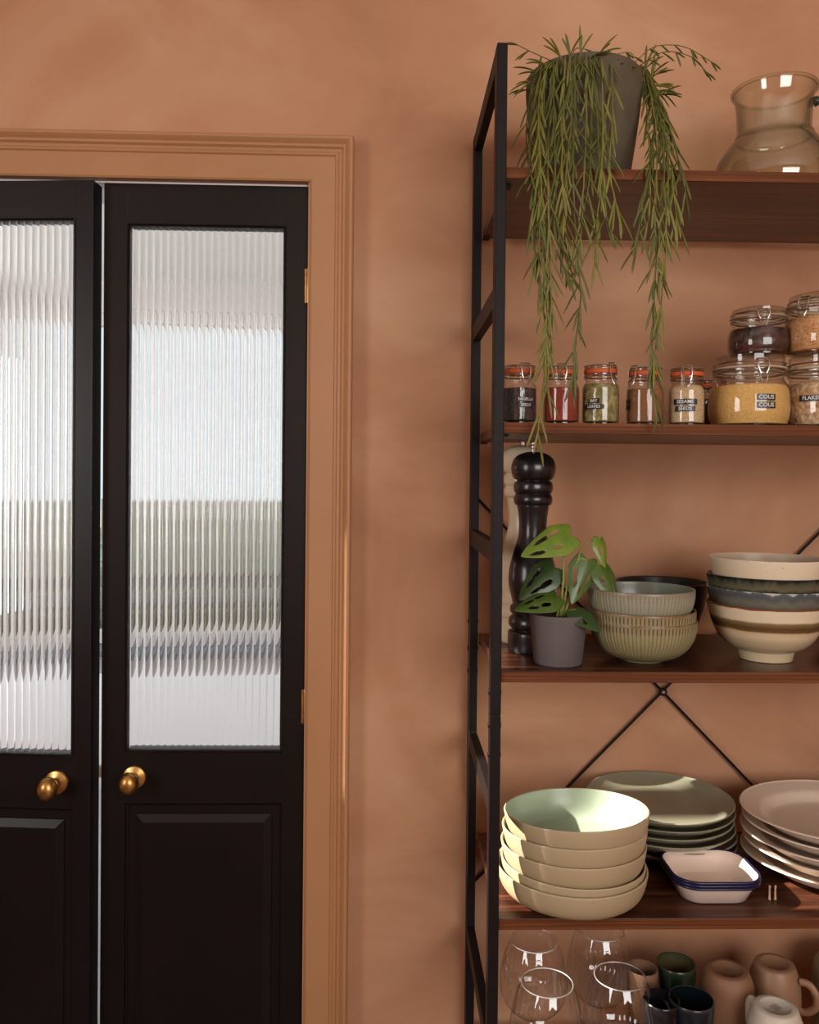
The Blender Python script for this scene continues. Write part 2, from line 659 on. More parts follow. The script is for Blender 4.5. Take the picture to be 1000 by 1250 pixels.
yd = W + .004
ZG1 = pt(250, 275, yd).z
ZG0 = pt(250, 917.5, yd).z
ZP = pt(250, 980.5, yd).z
leaf_door('door_1', 'right leaf of the black double doors, with reeded glass and brass knob, shut', False,
          (XGAP + .0035, yd, 0), -.004, ZG0, ZG1, ZP)
AJ = radians(4.6)
leaf_door('door_2', 'left leaf of the black double doors, standing slightly ajar toward the room', True,
          (XGAP - .0060, yd - LEAF*sin(AJ), 0), AJ*-1, ZG0, ZG1, ZP)

# ------------------------------------------------------------------ room behind the doors and the garden beyond
BY = 4.25
BX0, BX1, BH = -2.9, 1.5, 2.52
fw0, fw1, fz0, fz1 = -1.75, -.05, .72, 2.36
bm = nb()
box(bm, BX0, fw0, BY, BY + .15, 0, BH)
box(bm, fw1, BX1, BY, BY + .15, 0, BH)
box(bm, fw0, fw1, BY, BY + .15, 0, fz0)
box(bm, fw0, fw1, BY, BY + .15, fz1, BH)
tag(obj('wall_far', bm, MAT['white'], smooth=0), 'white wall with a wide window at the end of the room behind the doors', 'wall', kind='structure')
tag(obj('wall_far_left', boxbm(BX0 - .1, BX0, W + TH, BY + .15, 0, BH), MAT['white'], smooth=0), 'white left side wall of the room behind the doors', 'wall', kind='structure')
tag(obj('wall_far_right', boxbm(BX1, BX1 + .1, W + TH, BY + .15, 0, BH), MAT['white'], smooth=0), 'white right side wall of the room behind the doors', 'wall', kind='structure')
tag(obj('ceiling_far', boxbm(BX0, BX1, W + TH, BY + .15, BH, BH + .05), MAT['white'], smooth=0), 'white ceiling of the room behind the doors', 'ceiling', kind='structure')
tag(obj('floor_far', boxbm(BX0, BX1, W, BY + .15, -.05, 0), plain('pale_grey_tile', srgb(190, 192, 196), .5), smooth=0), 'pale grey floor of the room behind the doors', 'floor', kind='structure')
win = thing('window_1', 'wide white framed window seen blurred through the reeded glass', 'window', ((fw0 + fw1)/2, BY, fz0), kind='structure')
hw, hh = (fw1 - fw0)/2, fz1 - fz0
bm = nb()
for a, b in ((-hw, -hw + .06), (hw - .06, hw), (-.03, .03)):
    box(bm, a, b, .03, .09, 0, hh)
box(bm, -hw + .06, hw - .06, .03, .09, 0, .06)
box(bm, -hw + .06, hw - .06, .03, .09, hh - .06, hh)
obj('window_frame', bm, MAT['white'], win, smooth=0)
obj('window_pane', boxbm(-hw + .05, hw - .05, .058, .062, .05, hh - .05), MAT['window'], win, smooth=0)
obj('window_sill', boxbm(-hw - .05, hw + .05, -.16, .03, -.03, 0, bev=.006), plain('grey_stone_sill', srgb(120, 128, 140), .5), win, smooth=0)
tab = thing('table', 'white topped table seen blurred through the lower part of the reeded glass', 'table', (-.95, 2.85, 0))
obj('tabletop', boxbm(-.95, .95, -.62, .42, .765, .80, bev=.006), plain('white_laminate', srgb(238, 240, 244), .35), tab, smooth=0)
for sx in (-1, 1):
    for sy in (-1, 1):
        obj('leg', boxbm(sx*.86 - .03, sx*.86 + .03, sy*.46 - .13, sy*.46 - .07, 0, .765, bev=.004), MAT['white'], tab, smooth=0)
lawn = boxbm(-14, 12, 5.4, 40, -.3, -.05)
tag(obj('ground', lawn, plain('garden_lawn', srgb(140, 140, 112), .9, c2=srgb(176, 164, 138), scale=3), smooth=0), 'lawn of the garden beyond the window', 'lawn', kind='structure')
tag(obj('path', boxbm(-14, 12, BY + .15, 7.6, -.3, -.02), plain('garden_paving', srgb(222, 204, 160), .9, c2=srgb(232, 220, 190), scale=2), smooth=0), 'pale paved path of the garden below the window', 'paving', kind='structure')
tag(obj('wall_sun_blocker', boxbm(-7, -6.8, BY + .15, 14, -.3, 7), plain('grey_render', srgb(150, 150, 146), .9), smooth=0), 'tall grey wall added left of the garden to block the sun', 'wall', kind='structure')  # added wall that keeps the sun off the lawn and paving
fen = thing('garden_fence', 'weathered board fence at the end of the garden', 'fence', (0, 10.2, -.05))
bm = nb()
for i in range(36):
    x = -6.7 + i*.42
    box(bm, x, x + .40, 0, .025, .02, 1.32 + .02*sin(i*1.7))
obj('fence_boards', bm, plain('weathered_fence', srgb(196, 194, 182), .9, c2=srgb(214, 206, 192), scale=2), fen, smooth=0)
for i in range(8):
    obj('post', boxbm(-6.6 + i*2.1 - .05, -6.6 + i*2.1 + .05, .03, .13, 0, 1.42), MAT['white'], fen, smooth=0)
hm = plain('clipped_hedge', srgb(178, 182, 160), .9, c2=srgb(198, 200, 184), scale=9, bump=1, bscale=40)
bm = nb()
bmesh.ops.create_icosphere(bm, subdivisions=4, radius=1)
for v in bm.verts:
    v.co = Vector((v.co.x*1.5, v.co.y*.35, v.co.z*.55 + .5)) + Vector((random.uniform(-.05, .05), random.uniform(-.04, .04), random.uniform(-.05, .05)))
bench = thing('garden_bench', 'long low dark garden bench on the lawn in front of the fence', 'bench', (-1.9, 8.4, -.05))
wb = plain('dark_bench_timber', srgb(140, 132, 128), .8)
obj('bench_seat', boxbm(-1.5, 1.5, -.2, .2, .36, .42, bev=.005), wb, bench, smooth=0)
obj('bench_back', boxbm(-1.5, 1.5, .17, .2, .5, .62, bev=.005), wb, bench, smooth=0)
for x in (-1.3, 1.3):
    obj('leg', boxbm(x - .04, x + .04, -.18, .2, 0, .36), wb, bench, smooth=0)
    obj('back_post', boxbm(x - .03, x + .03, .2, .24, .3, .62), wb, bench, smooth=0)
tag(obj('garden_shrub', bm, hm, loc=(-2.9, 9.4, -.1)), 'soft green shrub in front of the garden fence', 'shrub')

# ------------------------------------------------------------------ shelving unit
unit = thing('shelving_unit', 'tall black steel shelving unit with dark walnut boards and a cross brace', 'shelving', (UX, UY, 0), UROT)
PW, PD, UD, UL = .0155, .028, .335, .7495
ZT = CAMZ + .6413
ZJ = CAMZ - .348
for x in (0, UL - PW):
    for y in (0, UD):
        bm = nb()
        box(bm, x, x + PW, y, y + PD, 0, ZJ - .0006, .0012)
        box(bm, x, x + PW, y, y + PD, ZJ + .0006, ZT, .0012)
        box(bm, x + .001, x + PW - .001, y + .001, y + PD - .001, ZJ - .03, ZJ + .03)
        p = obj('post', bm, MAT['steel'], unit, smooth=0)
        for dz in (.032, -.018, -.062):
            bm = nb()
            for sg in (-1, 1):
                b2 = lathebm([(0, .0022), (.0035, .002), (.0048, .0008), (.005, 0)], 14)
                bmesh.ops.rotate(b2, verts=b2.verts, matrix=Matrix.Rotation(sg*pi/2, 3, 'Y'))
                bmesh.ops.translate(b2, verts=b2.verts, vec=(x + (PW if sg > 0 else 0), y + PD/2, ZJ + dz - (0 if y == 0 else -.05)))
                tm = bpy.data.meshes.new('t')
                b2.to_mesh(tm)
                b2.free()
                bm.from_mesh(tm)
                bpy.data.meshes.remove(tm)
            obj('bolt', bm, MAT['steel'], p)
for x in (0, UL - PW):
    for zt in (ZT, CAMZ + .288, CAMZ - .093, CAMZ - .470, CAMZ - .838, CAMZ - 1.22):
        obj('side_rung', boxbm(x + .0005, x + PW - .0005, PD, UD, zt - .030, zt, bev=.001), MAT['steel'], unit, smooth=0)
for z in SZ:
    b = obj('shelf_board', boxbm(PW + .0006, UL - PW - .0006, .0062, .321, z - .0163, z, bev=.0008), MAT['board'], unit, smooth=0)
    obj('edge_band', boxbm(PW + .0006, UL - PW - .0006, .0048, .0061, z - .0161, z - .0003, bev=.0004), MAT['edge'], b, smooth=0)
    for x in (PW, UL - PW - .012):
        for y in (.034, UD - .026):
            obj('support_tab', boxbm(x, x + .012, y, y + .014, z - .0195, z - .0164), MAT['steel'], b, smooth=0)
XC, ZC = UL/2, CAMZ - .402
for sx in (-1, 1):
    for sz in (-1, 1):
        bm = nb()
        e = Vector((XC + sx*(UL/2 - PW*.5), UD + PD + .0035, ZC + sz*.375))
        c = Vector((XC + sx*.0042, UD + PD + .0035, ZC + sz*.0042))
        tube(bm, [c, c + (e - c)*.5, e], .0026, 10)
        lathe(bm, [(0, .006), (.005, .006), (.005, -.002), (0, -.002)], 12, cx=0, cy=0, cz=0)
        bm.verts.ensure_lookup_table()
        for v in bm.verts[-26:]:
            q = v.co.copy()
            v.co = Vector((e.x + q.x, e.y - q.z*.5, e.z + q.y))
        obj('brace_rod', bm, MAT['steel'], unit)
bm = lathebm([(0, -.003), (.0065, -.003), (.0075, -.002), (.0075, .003), (.0065, .004), (0, .004)], 28)
bmesh.ops.rotate(bm, verts=bm.verts, matrix=Matrix.Rotation(pi/2, 3, 'X'))
pl = obj('brace_plate', bm, MAT['steel'], unit, (XC, UD + PD + .001, ZC))
bm = lathebm([(0, .003), (.0022, .0028), (.0034, .0015), (.0036, 0), (0, 0)], 16)
bmesh.ops.rotate(bm, verts=bm.verts, matrix=Matrix.Rotation(pi/2, 3, 'X'))
tag(obj('screw_head', bm, MAT['wire'], pl, (0, -.004, 0)), 'bright steel screw head')

# ------------------------------------------------------------------ top shelf: trailing plant
z1 = SZ[0]
c = pt(712, 150, 1.405)
plant = thing('potted_trailing_cactus', 'hanging green mistletoe cactus trailing from a grey brown pot on the top board', 'potted plant', (c.x, 1.405, z1))
stone = plain('grey_stoneware_pot', srgb(104, 92, 72), .8, c2=srgb(88, 78, 62), scale=18, bump=.15)
pr = cr([(.066, 0), (.071, .003), (.080, .06), (.0885, .12), (.0935, .165), (.0945, .188), (.0935, .199)], 4)
pr = [(0, 0)] + [(p.x, p.y) for p in [Vector((q[0], q[1], 0)) for q in pr]] + [(.0925, .2015), (.0895, .2015), (.088, .198), (.087, .17), (0, .17)]
obj('pot', lathebm(pr, 64), stone, plant)
bm = lathebm([(0, .171), (.0862, .171), (.084, .178), (.05, .182), (0, .184)], 40)
obj('soil', bm, plain('dark_potting_soil', srgb(48, 36, 28), .95, c2=srgb(70, 54, 40), scale=120, bump=.6, bscale=150), plant)
cact = [plain('cactus_green_a', srgb(110, 110, 40), .5, c2=srgb(132, 128, 58), scale=30),
        plain('cactus_green_b', srgb(80, 86, 34), .5, c2=srgb(102, 104, 46), scale=30),
        plain('cactus_green_c', srgb(130, 122, 62), .5, c2=srgb(104, 102, 46), scale=30)]


def needle(bm, p, d, L, r=.00185, droop=.3):
    d = d.normalized()
    pts, rad = [], []
    q = p.copy()
    n = 6
    for k in range(n + 1):
        pts.append(q.copy())
        s = k/n
        rad.append(r*(.55 + 1.1*s if s < .35 else (.95 if s < .8 else (.95 - (s - .8)*3.6))))
        d = (d + Vector((0, 0, -droop/n))).normalized()
        q = q + d*L/n
    tube(bm, pts, r, 6, radii=[max(x, .0003) for x in rad], flat=.7)


def strand(ctrl, mi, start=.05, step=.0300, Lr=(.030, .056), spread=.42, fork=2, thin=False):
    P = cr([pt(*q) for q in ctrl], 9)
    P = [p + Vector((random.uniform(-1, 1), random.uniform(-1, 1), 0))*.0006 for p in P]
    bm = nb()
    n = len(P)
    tube(bm, P, .0010, 6, radii=[.0012 if not thin else .0007]*(n - 1) + [.0006])
    acc = 0
    tot = sum((P[i + 1] - P[i]).length for i in range(n - 1))
    run = 0
    for i in range(n - 1):
        sg = P[i + 1] - P[i]
        l = sg.length
        run += l
        acc += l
        if acc > step and run > tot*start:
            acc = random.uniform(-.3, .25)*step
            t = sg.normalized()
            a0 = random.uniform(-1.1, 1.1)
            for k in range(max(1, fork + random.choice((-1, 0, 0, 1, 1)))):
                ang = a0 + (pi + random.uniform(-.6, .6) if k == 1 else 0) + (pi/2 if k == 2 else 0)
                side = Vector((cos(ang), sin(ang)*.7, 0))
                dr = t*.55 + Vector((0, 0, -.45)) + side*spread*random.uniform(.15, 1.9)
                if P[i].y + dr.y*.03 > 1.2 and P[i].z < z1 + .02 and dr.y > 0:
                    dr.y *= -.6
                needle(bm, P[i], dr, random.uniform(*Lr))
    for k in range(2):
        needle(bm, P[-1], (P[-1] - P[-2]).normalized() + Vector(((k - .5)*.5, random.uniform(-.2, .2), 0)), random.uniform(*Lr))
    for v in bm.verts:
        v.co -= plant.location
    return obj('trailing_stem', bm, cact[mi], plant, smooth=60)


Yp, Yf = 1.312, 1.228
strands = [
    ([(690, 82, 1.36), (672, 78, 1.325), (658, 120, 1.31), (660, 205, Yf), (664, 300, Yf - .005), (668, 380, Yf), (666, 445, Yf), (660, 495, Yf), (657, 528, Yf)], 0),
    ([(694, 82, 1.36), (680, 76, 1.32), (671, 150, 1.295), (669, 235, Yf - .006), (672, 330, Yf - .01), (674, 405, Yf), (668, 470, Yf - .01)], 2),
    ([(686, 88, 1.37), (664, 84, 1.335), (650, 130, 1.325), (647, 190, 1.27), (650, 250, Yf), (646, 285, Yf)], 1),
    ([(700, 80, 1.36), (702, 70, 1.30), (702, 130, 1.286), (700, 205, Yf), (703, 290, Yf), (709, 360, Yf), (703, 420, Yf), (700, 462, Yf)], 1),
    ([(722, 80, 1.36), (734, 73, 1.30), (736, 130, 1.29), (735, 205, Yf + .005), (729, 270, Yf), (726, 320, Yf)], 0),
    ([(712, 80, 1.36), (716, 71, 1.30), (716, 150, 1.285), (713, 215, Yf), (710, 275, Yf), (706, 310, Yf)], 2),
    ([(740, 84, 1.37), (746, 80, 1.31), (748, 140, 1.30), (744, 200, Yf + .01), (750, 240, Yf), (755, 258, Yf)], 0),
    ([(690, 80, 1.36), (690, 72, 1.305), (688, 130, 1.29), (686, 210, Yf), (690, 270, Yf - .004), (694, 320, Yf)], 0),
    ([(672, 84, 1.36), (661, 82, 1.33), (654, 150, 1.32), (655, 215, Yf + .01), (652, 270, Yf), (654, 320, Yf)], 2),
    ([(706, 80, 1.36), (708, 72, 1.30), (694, 110, 1.29), (680, 180, 1.26), (676, 250, Yf), (682, 310, Yf), (692, 330, Yf)], 1),
    ([(680, 84, 1.36), (668, 80, 1.33), (662, 160, 1.30), (660, 250, Yf - .01), (658, 330, Yf - .008), (662, 372, Yf)], 1),
    ([(728, 80, 1.36), (726, 71, 1.30), (722, 150, 1.288), (720, 215, Yf), (714, 250, Yf), (712, 262, Yf)], 1),
    ([(684, 84, 1.36), (676, 76, 1.32), (676, 120, 1.30), (678, 200, Yf + .01), (680, 262, Yf), (684, 300, Yf)], 1),
    ([(698, 82, 1.36), (696, 72, 1.30), (698, 140, 1.288), (692, 205, Yf), (688, 260, Yf), (688, 292, Yf)], 2),
    ([(670, 86, 1.37), (654, 90, 1.34), (644, 140, 1.33), (643, 182, 1.31), (648, 212, Yf + .02)], 1),
    ([(718, 80, 1.36), (720, 72, 1.30), (728, 130, 1.29), (732, 200, Yf + .01), (738, 245, Yf), (742, 280, Yf)], 1),
    ([(676, 84, 1.36), (666, 80, 1.33), (659, 140, 1.315), (658, 230, Yf), (666, 300, Yf), (671, 350, Yf), (668, 400, Yf), (664, 430, Yf)], 0),
    # right hand curtain
    ([(765, 83, 1.40), (786, 85, 1.392), (800, 118, 1.33), (809, 160, 1.28), (811, 215, Yf), (806, 270, Yf), (800, 340, Yf), (797, 400, Yf), (796, 455, Yf), (802, 500, Yf)], 1),
    ([(765, 83, 1.40), (790, 85, 1.392), (812, 140, 1.32), (824, 180, 1.28), (833, 212, Yf), (837, 235, Yf)], 1),
    ([(768, 83, 1.40), (786, 85, 1.392), (797, 140, 1.32), (797, 190, 1.26), (789, 225, Yf), (781, 270, Yf), (778, 300, Yf)], 1),
    ([(768, 83, 1.41), (788, 85, 1.392), (806, 130, 1.33), (814, 180, 1.28), (815, 240, Yf), (812, 300, Yf), (808, 360, Yf), (803, 410, Yf), (798, 440, Yf)], 0),
    ([(766, 83, 1.40), (786, 85, 1.392), (797, 130, 1.32), (802, 175, 1.28), (801, 230, Yf), (800, 285, Yf), (803, 330, Yf)], 2),
    ([(765, 83, 1.41), (788, 85, 1.392), (806, 142, 1.34), (818, 190, 1.27), (822, 230, Yf), (827, 270, Yf)], 0),
    ([(766, 83, 1.41), (784, 85, 1.392), (791, 150, 1.32), (793, 195, 1.26), (794, 235, Yf), (792, 270, Yf)], 0),
]
for cpts, mi in strands:
    strand(cpts, mi)
# upright and arching wisps above the rim
for cpts, mi in [
        ([(765, 92, 1.40), (775, 76, 1.38), (800, 57, 1.37), (835, 57, 1.36), (868, 75, 1.35)], 1),
        ([(768, 90, 1.40), (790, 74, 1.36), (815, 63, 1.34), (845, 70, 1.33), (862, 88, 1.33)], 1),
        ([(692, 84, 1.38), (668, 72, 1.35), (650, 64, 1.34), (632, 55, 1.33)], 1),
        ([(700, 80, 1.38), (702, 60, 1.36), (715, 60, 1.35)], 1),
        ([(740, 80, 1.38), (748, 68, 1.36), (768, 64, 1.36), (775, 70, 1.36)], 1)]:
    strand(cpts, mi, start=.35, step=.021, Lr=(.016, .026), spread=.3, fork=1, thin=True)
bm = nb()
for k in range(30):
    a = random.uniform(0, 2*pi)
    r = random.uniform(.0, .084)
    p = Vector((r*cos(a), r*sin(a), .184 + .012*(1 - r/.09)))
    d = Vector((cos(a)*.9, sin(a)*.9 - .1, random.uniform(.15, .8)))
    needle(bm, p, d, random.uniform(.02, .034), droop=.8)
    needle(bm, p, d + Vector((random.uniform(-.5, .5), random.uniform(-.5, .5), .2)), random.uniform(.02, .034), droop=.8)
obj('crown_tuft', bm, cact[1], plant, smooth=60)
for k, (u, v, y, du, dv) in enumerate([(688, 78, 1.315, -.5, .9), (697, 76, 1.312, -.2, 1), (706, 74, 1.312, .3, 1), (716, 74, 1.312, .9, .6), (726, 74, 1.314, .6, .8),
                                       (664, 92, 1.335, -1, .25), (656, 100, 1.345, -1, -.15), (650, 110, 1.36, -1, -.1), (672, 84, 1.33, -.8, .5),
                                       (788, 100, 1.385, .8, .7), (793, 108, 1.38, 1, .35), (797, 112, 1.375, 1, .1), (791, 104, 1.38, .5, 1), (799, 120, 1.37, 1, .45), (785, 92, 1.385, .3, 1)]):
    bm = nb()
    B = pt(u, v, y)
    d = Vector((du, -.25, dv))
    tube(bm, [B, B + d*.006, B + d*.011], .0011, 6)
    for q in range(3):
        needle(bm, B + d*.009, d + Vector((random.uniform(-.5, .5), random.uniform(-.3, .2), random.uniform(-.5, .3))), random.uniform(.026, .044), droop=.7)
    for w in bm.verts:
        w.co -= plant.location
    obj('trailing_stem', bm, cact[k % 2], plant, smooth=60)

# ------------------------------------------------------------------ top shelf: glass jug
jy = 1.44
c = pt(945, 150, jy)
jug = thing('glass_jug', 'round bellied greenish glass jug with a short wide neck on the top board', 'jug', (c.x, jy, z1 + .0003))
bp = cr([(0, .004, 0), (.05, .0035, 0), (.078, .006, 0), (.096, .03, 0), (.0985, .055, 0), (.092, .083, 0), (.075, .110, 0), (.0625, .1235, 0), (.0595, .132, 0), (.0598, .155, 0), (.062, .185, 0), (.0665, .203, 0)], 6)
outer = [(p.x, p.y) for p in bp]
obj('jug_body', lathebm(outer + [(r - .0035, z) for r, z in reversed(outer[10:])], 72), MAT['jug'], jug)
rim = [Vector((.0672*cos(2*pi*k/56), .0672*sin(2*pi*k/56), .2045)) for k in range(56)]
bm = tube(nb(), rim, .0032, 8, closed=True)
obj('jug_rim', bm, MAT['jug'], jug)
ring = [Vector((.0612*cos(2*pi*k/56), .0612*sin(2*pi*k/56), .1265)) for k in range(56)]
obj('neck_thread', tube(nb(), ring, .0024, 8, closed=True), MAT['jug'], jug)
hp = cr([(.050, -.036, .172), (.064, -.042, .176), (.092, -.050, .178), (.120, -.058, .160), (.128, -.062, .120), (.112, -.060, .080), (.088, -.055, .058), (.074, -.052, .050)], 6)
bm = tube(nb(), hp, .006, 12, radii=[.008]*4 + [.006]*(len(hp) - 8) + [.008, .0095, .0105, .011])
obj('handle', bm, MAT['jugthick'], jug, smooth=60)

# ------------------------------------------------------------------ clip-top jars
FILL = {
    'black': grainy('black_seeds', [srgb(40, 34, 36), srgb(62, 54, 54), srgb(90, 80, 76)], 700),
    'red': plain('red_paprika', srgb(152, 54, 32), .9, c2=srgb(128, 42, 26), scale=70, bump=.3, bscale=300),
    'bay': grainy('dried_green_leaves', [srgb(116, 112, 62), srgb(146, 134, 80), srgb(176, 160, 106)], 130, bump=1),
    'brown': plain('ground_brown_spice', srgb(150, 100, 62), .9, c2=srgb(134, 88, 54), scale=80, bump=.3, bscale=300),
    'sesame': grainy('pale_seeds', [srgb(206, 172, 128), srgb(228, 198, 156), srgb(190, 150, 108)], 650),
    'cous': grainy('yellow_couscous', [srgb(224, 172, 96), srgb(238, 192, 118), srgb(208, 152, 80)], 800, bump=.3),
    'almond': grainy('flaked_almonds', [srgb(222, 186, 146), srgb(196, 148, 104), srgb(236, 206, 170), srgb(170, 116, 78)], 150, bump=1),
    'dates': grainy('dark_dried_fruit', [srgb(44, 24, 20), srgb(68, 36, 30), srgb(90, 52, 42)], 75, rough=.4, bump=1),
    'grain': grainy('orange_grain', [srgb(214, 150, 96), srgb(232, 178, 124), srgb(188, 118, 72)], 420),
    'dark': grainy('dark_peppercorns', [srgb(58, 34, 28), srgb(80, 48, 38)], 260),
}


def strip(bm, R, phi, w, h, z, lift):
    n = 10
    rows = []
    for k in range(n + 1):
        a = phi + (k/n - .5)*w/R
        rows.append([bm.verts.new(((R + l)*sin(a), -(R + l)*cos(a), z + zz)) for l, zz in ((0, -h/2), (lift, -h/2), (lift, h/2), (0, h/2))])
    for A, B in zip(rows, rows[1:]):
        for k in range(4):
            bm.faces.new((A[k], A[(k + 1) % 4], B[(k + 1) % 4], B[k]))
    bm.faces.new(rows[0])
    bm.faces.new(rows[-1][::-1])


def jar(label, x, y, z, R, H, fill, level, phi_clip, lines=None, phi_label=0, zlab=.4, th=.0078, seal='seal', round_=False, group=None, lh=.6, neck=None, wide=None, Hk=1.0):
    t = thing('clip_top_jar', label, 'jar', (x, y, z + .0004), 0, group)
    Rn = neck or R*.86
    if round_:
        p = [(0, .002, 0), (R*.82, .0, 0), (R*.94, .006, 0), (R, H*.22, 0), (R*.995, H*.40, 0), (R*.955, H*.54, 0), (Rn*.99, H*.645, 0), (Rn*.97, H*.69, 0)]
        pc = [(0, .005, 0), (R*.80, .004, 0), (R*.91, .009, 0), (R*.965, H*.22, 0), (R*.96, H*.40, 0), (R*.92, H*.53, 0), (Rn*.94, H*.645, 0)]
    else:
        p = [(0, .002, 0), (R*.86, .0, 0), (R*.97, .003, 0), (R, .010, 0), (R, H*.36, 0), (R, H*.58, 0), (R*.965, H*.655, 0), (Rn*.97, H*.715, 0), (Rn*.95, H*.76, 0)]
        pc = [(0, .005, 0), (R*.82, .004, 0), (R*.92, .007, 0), (R*.945, .014, 0), (R*.945, H*.36, 0), (R*.945, H*.57, 0), (R*.91, H*.64, 0), (Rn*.93, H*.7, 0)]
    body = [(q.x, q.y) for q in cr(p, 4)]
    zl = body[-1][1]
    body += [(Rn*1.0, zl + H*.012), (Rn*1.04, zl + H*.02), (Rn*1.04, zl + H*.04), (Rn*.98, zl + H*.05), (Rn*.98, zl + H*.075), (Rn*1.03, zl + H*.085), (Rn*1.03, zl + H*.10), (Rn*.9, zl + H*.102), (Rn*.88, zl + H*.05)]
    obj('jar_body', lathebm(body, 56), MAT['glass'], t)
    zs = zl + H*.102
    cont = []
    for q in cr(pc, 4):
        if q.y > level*H:
            break
        cont.append((max(q.x, 0), q.y))
    rl = cont[-1][0]
    cont += [(rl*.97, level*H + .001), (rl*.5, level*H + .002), (0, level*H + .0015)]
    obj('contents', lathebm(cont, 48), FILL[fill], t)
    sh = H*(.028 if round_ else .075)
    obj('rubber_seal', lathebm([(Rn*.9, zs + .0003), (Rn*1.05, zs + .0003), (Rn*1.075, zs + sh*.5), (Rn*1.05, zs + sh), (Rn*.9, zs + sh), (Rn*.9, zs + .0003)], 48), MAT[seal], t)
    zd = zs + sh + .0003
    lid = [(Rn*.88, zd), (Rn*1.03, zd), (Rn*1.04, zd + H*.012), (Rn*1.03, zd + H*.02), (Rn*.99, zd + H*.028), (Rn*.99, H - H*.02), (Rn*.93, H - H*.004), (Rn*.86, H), (Rn*.8, H - H*.012), (0, H - H*.012)]
    obj('lid', lathebm(lid, 56), MAT['glass'], t)
    # wire bail: two hoops, the hinge at the back and the toggle loop at the front
    bm = nb()
    wr = .0010 if R < .04 else .0013

    def hoop(rr, zz):
        tube(bm, [Vector((rr*cos(2*pi*k/48), rr*sin(2*pi*k/48), zz)) for k in range(48)], wr, 6, closed=True)
    z0h, z1h = zl + H*.062, zd + H*.052
    hoop(Rn*1.0 + wr, z0h)
    hoop(Rn*1.0 + wr, z1h)
    wc = min(.016, R*.5)

    def cyl(a, zz, rr):
        return Vector((rr*sin(a), -rr*cos(a), zz))
    ra = Rn*1.07 + wr
    for s in (-1, 1):
        a = phi_clip + s*wc*.5/ra
        tube(bm, [cyl(a, z1h + H*.035, ra*.95), cyl(a, z1h, ra + .0015), cyl(a, (z0h + z1h)/2, ra + .003), cyl(a*1 - s*.03, z0h, ra + .0035), cyl(a - s*.08, z0h - H*.06, ra + .003)], wr, 6)
        a = phi_clip + s*wc*.32/ra
        tube(bm, [cyl(a, z0h, ra + .001), cyl(a, z0h - H*.10, ra + .004), cyl(phi_clip + s*.05, z0h - H*.16, ra + .005)], wr, 6)
        a = phi_clip + pi + s*wc*.4/ra
        tube(bm, [cyl(a, z1h + H*.05, ra*.95), cyl(a, z1h, ra + .0015), cyl(a, z0h, ra + .002)], wr, 6)
    tube(bm, [cyl(phi_clip + k*.05, z0h - H*.06, ra + .0038) for k in range(-3, 4)], wr, 6)
    tube(bm, [cyl(phi_clip + k*wc*.5/ra/3, z1h + H*.035, ra*.95) for k in range(-3, 4)], wr, 6)
    obj('wire_clasp', bm, MAT['wire'], t)
    if lines:
        n = len(lines)
        for i, s in enumerate(lines):
            zz = zlab*H + ((n - 1)/2 - i)*th*1.22
            w = (wide or (max(len(s), 2)*th*.62 + .004))
            bm = nb()
            strip(bm, R, phi_label, w, th, zz, .0007)
            lb = obj('label_tape', bm, MAT['tape'], t)
            if s.strip():
                me = text_mesh(s, th*lh)
                for v in me.vertices:
                    a = phi_label + v.co.x/R
                    v.co = Vector(((R + .0011)*sin(a), -(R + .0011)*cos(a), zz + v.co.y))
                obj('lettering', me, MAT['letter'], lb)
    return t


z2 = SZ[1]
GJ = 'small clip top spice jars along the front of the second board'
sr, sh_ = .0272, .0875


def at2(u, y):
    return pt(u, 515, y).x


jar('small clip top jar of black seeds tight beside the black steel post', at2(633, 1.300), 1.300, z2, sr, sh_, 'black', .60, .25, ['NIGELLA', 'SEEDS'], .26, .36, th=.0072, group=GJ, wide=.026)
jar('small clip top jar of bright red paprika on the second board', at2(685, 1.302), 1.302, z2, sr, sh_, 'red', .62, -.2, group=GJ)
jar('small clip top jar of dried bay leaves with two black label strips', at2(733, 1.302), 1.302, z2, sr*1.03, sh_*1.03, 'bay', .68, .5, ['BAY', 'LEAVES'], -.62, .34, th=.0072, group=GJ)
jar('small clip top jar of brown ground spice behind the hanging cactus tip', at2(787, 1.304), 1.304, z2, sr*1.02, sh_, 'brown', .62, -1.05, ['  ', '  '], -1.5, .36, th=.0072, group=GJ, wide=.016)
jar('small clip top jar of pale seeds labelled in two black strips, beside the couscous jar', at2(838, 1.304), 1.304, z2, sr, sh_, 'sesame', .69, -.34, ['SESAME', 'SEEDS'], -.42, .345, th=.0086, group=GJ)
jar('small dark filled clip top jar half hidden between the pale seeds and the couscous', at2(868, 1.41), 1.41, z2, sr, sh_*.93, 'dark', .62, .2, group=GJ)

by = 1.336
H1 = .1135
jar('squat wide clip top jar of yellow couscous with two black label strips', at2(914, by), by, z2, .0625, H1, 'cous', .56, -.06, ['COUS', 'COUS'], .0, .33, th=.0098, seal='sealpale', round_=True, neck=.0525, lh=.62)
jar('squat wide clip top jar of flaked almonds at the right edge under the grain jar', at2(1007, by), by + .004, z2, .0625, H1*1.015, 'almond', .60, .5, ['FLAKED'], -.74, .39, th=.0095, seal='sealpale', round_=True, neck=.0525, lh=.62)
jar('clip top jar of dark dried fruit standing on the couscous jar', at2(925, by + .012), by + .012, z2 + H1, .047, .0765, 'dates', .55, -.26, seal='sealpale', round_=True, neck=.041)
jar('clip top jar of orange grain standing on the flaked almond jar', at2(1004, by - .01), by - .01, z2 + H1*1.015, .058, .0935, 'grain', .60, -1.0, seal='sealpale', round_=True, neck=.0515)

# ------------------------------------------------------------------ third board: pepper and salt mills
z3 = SZ[2]


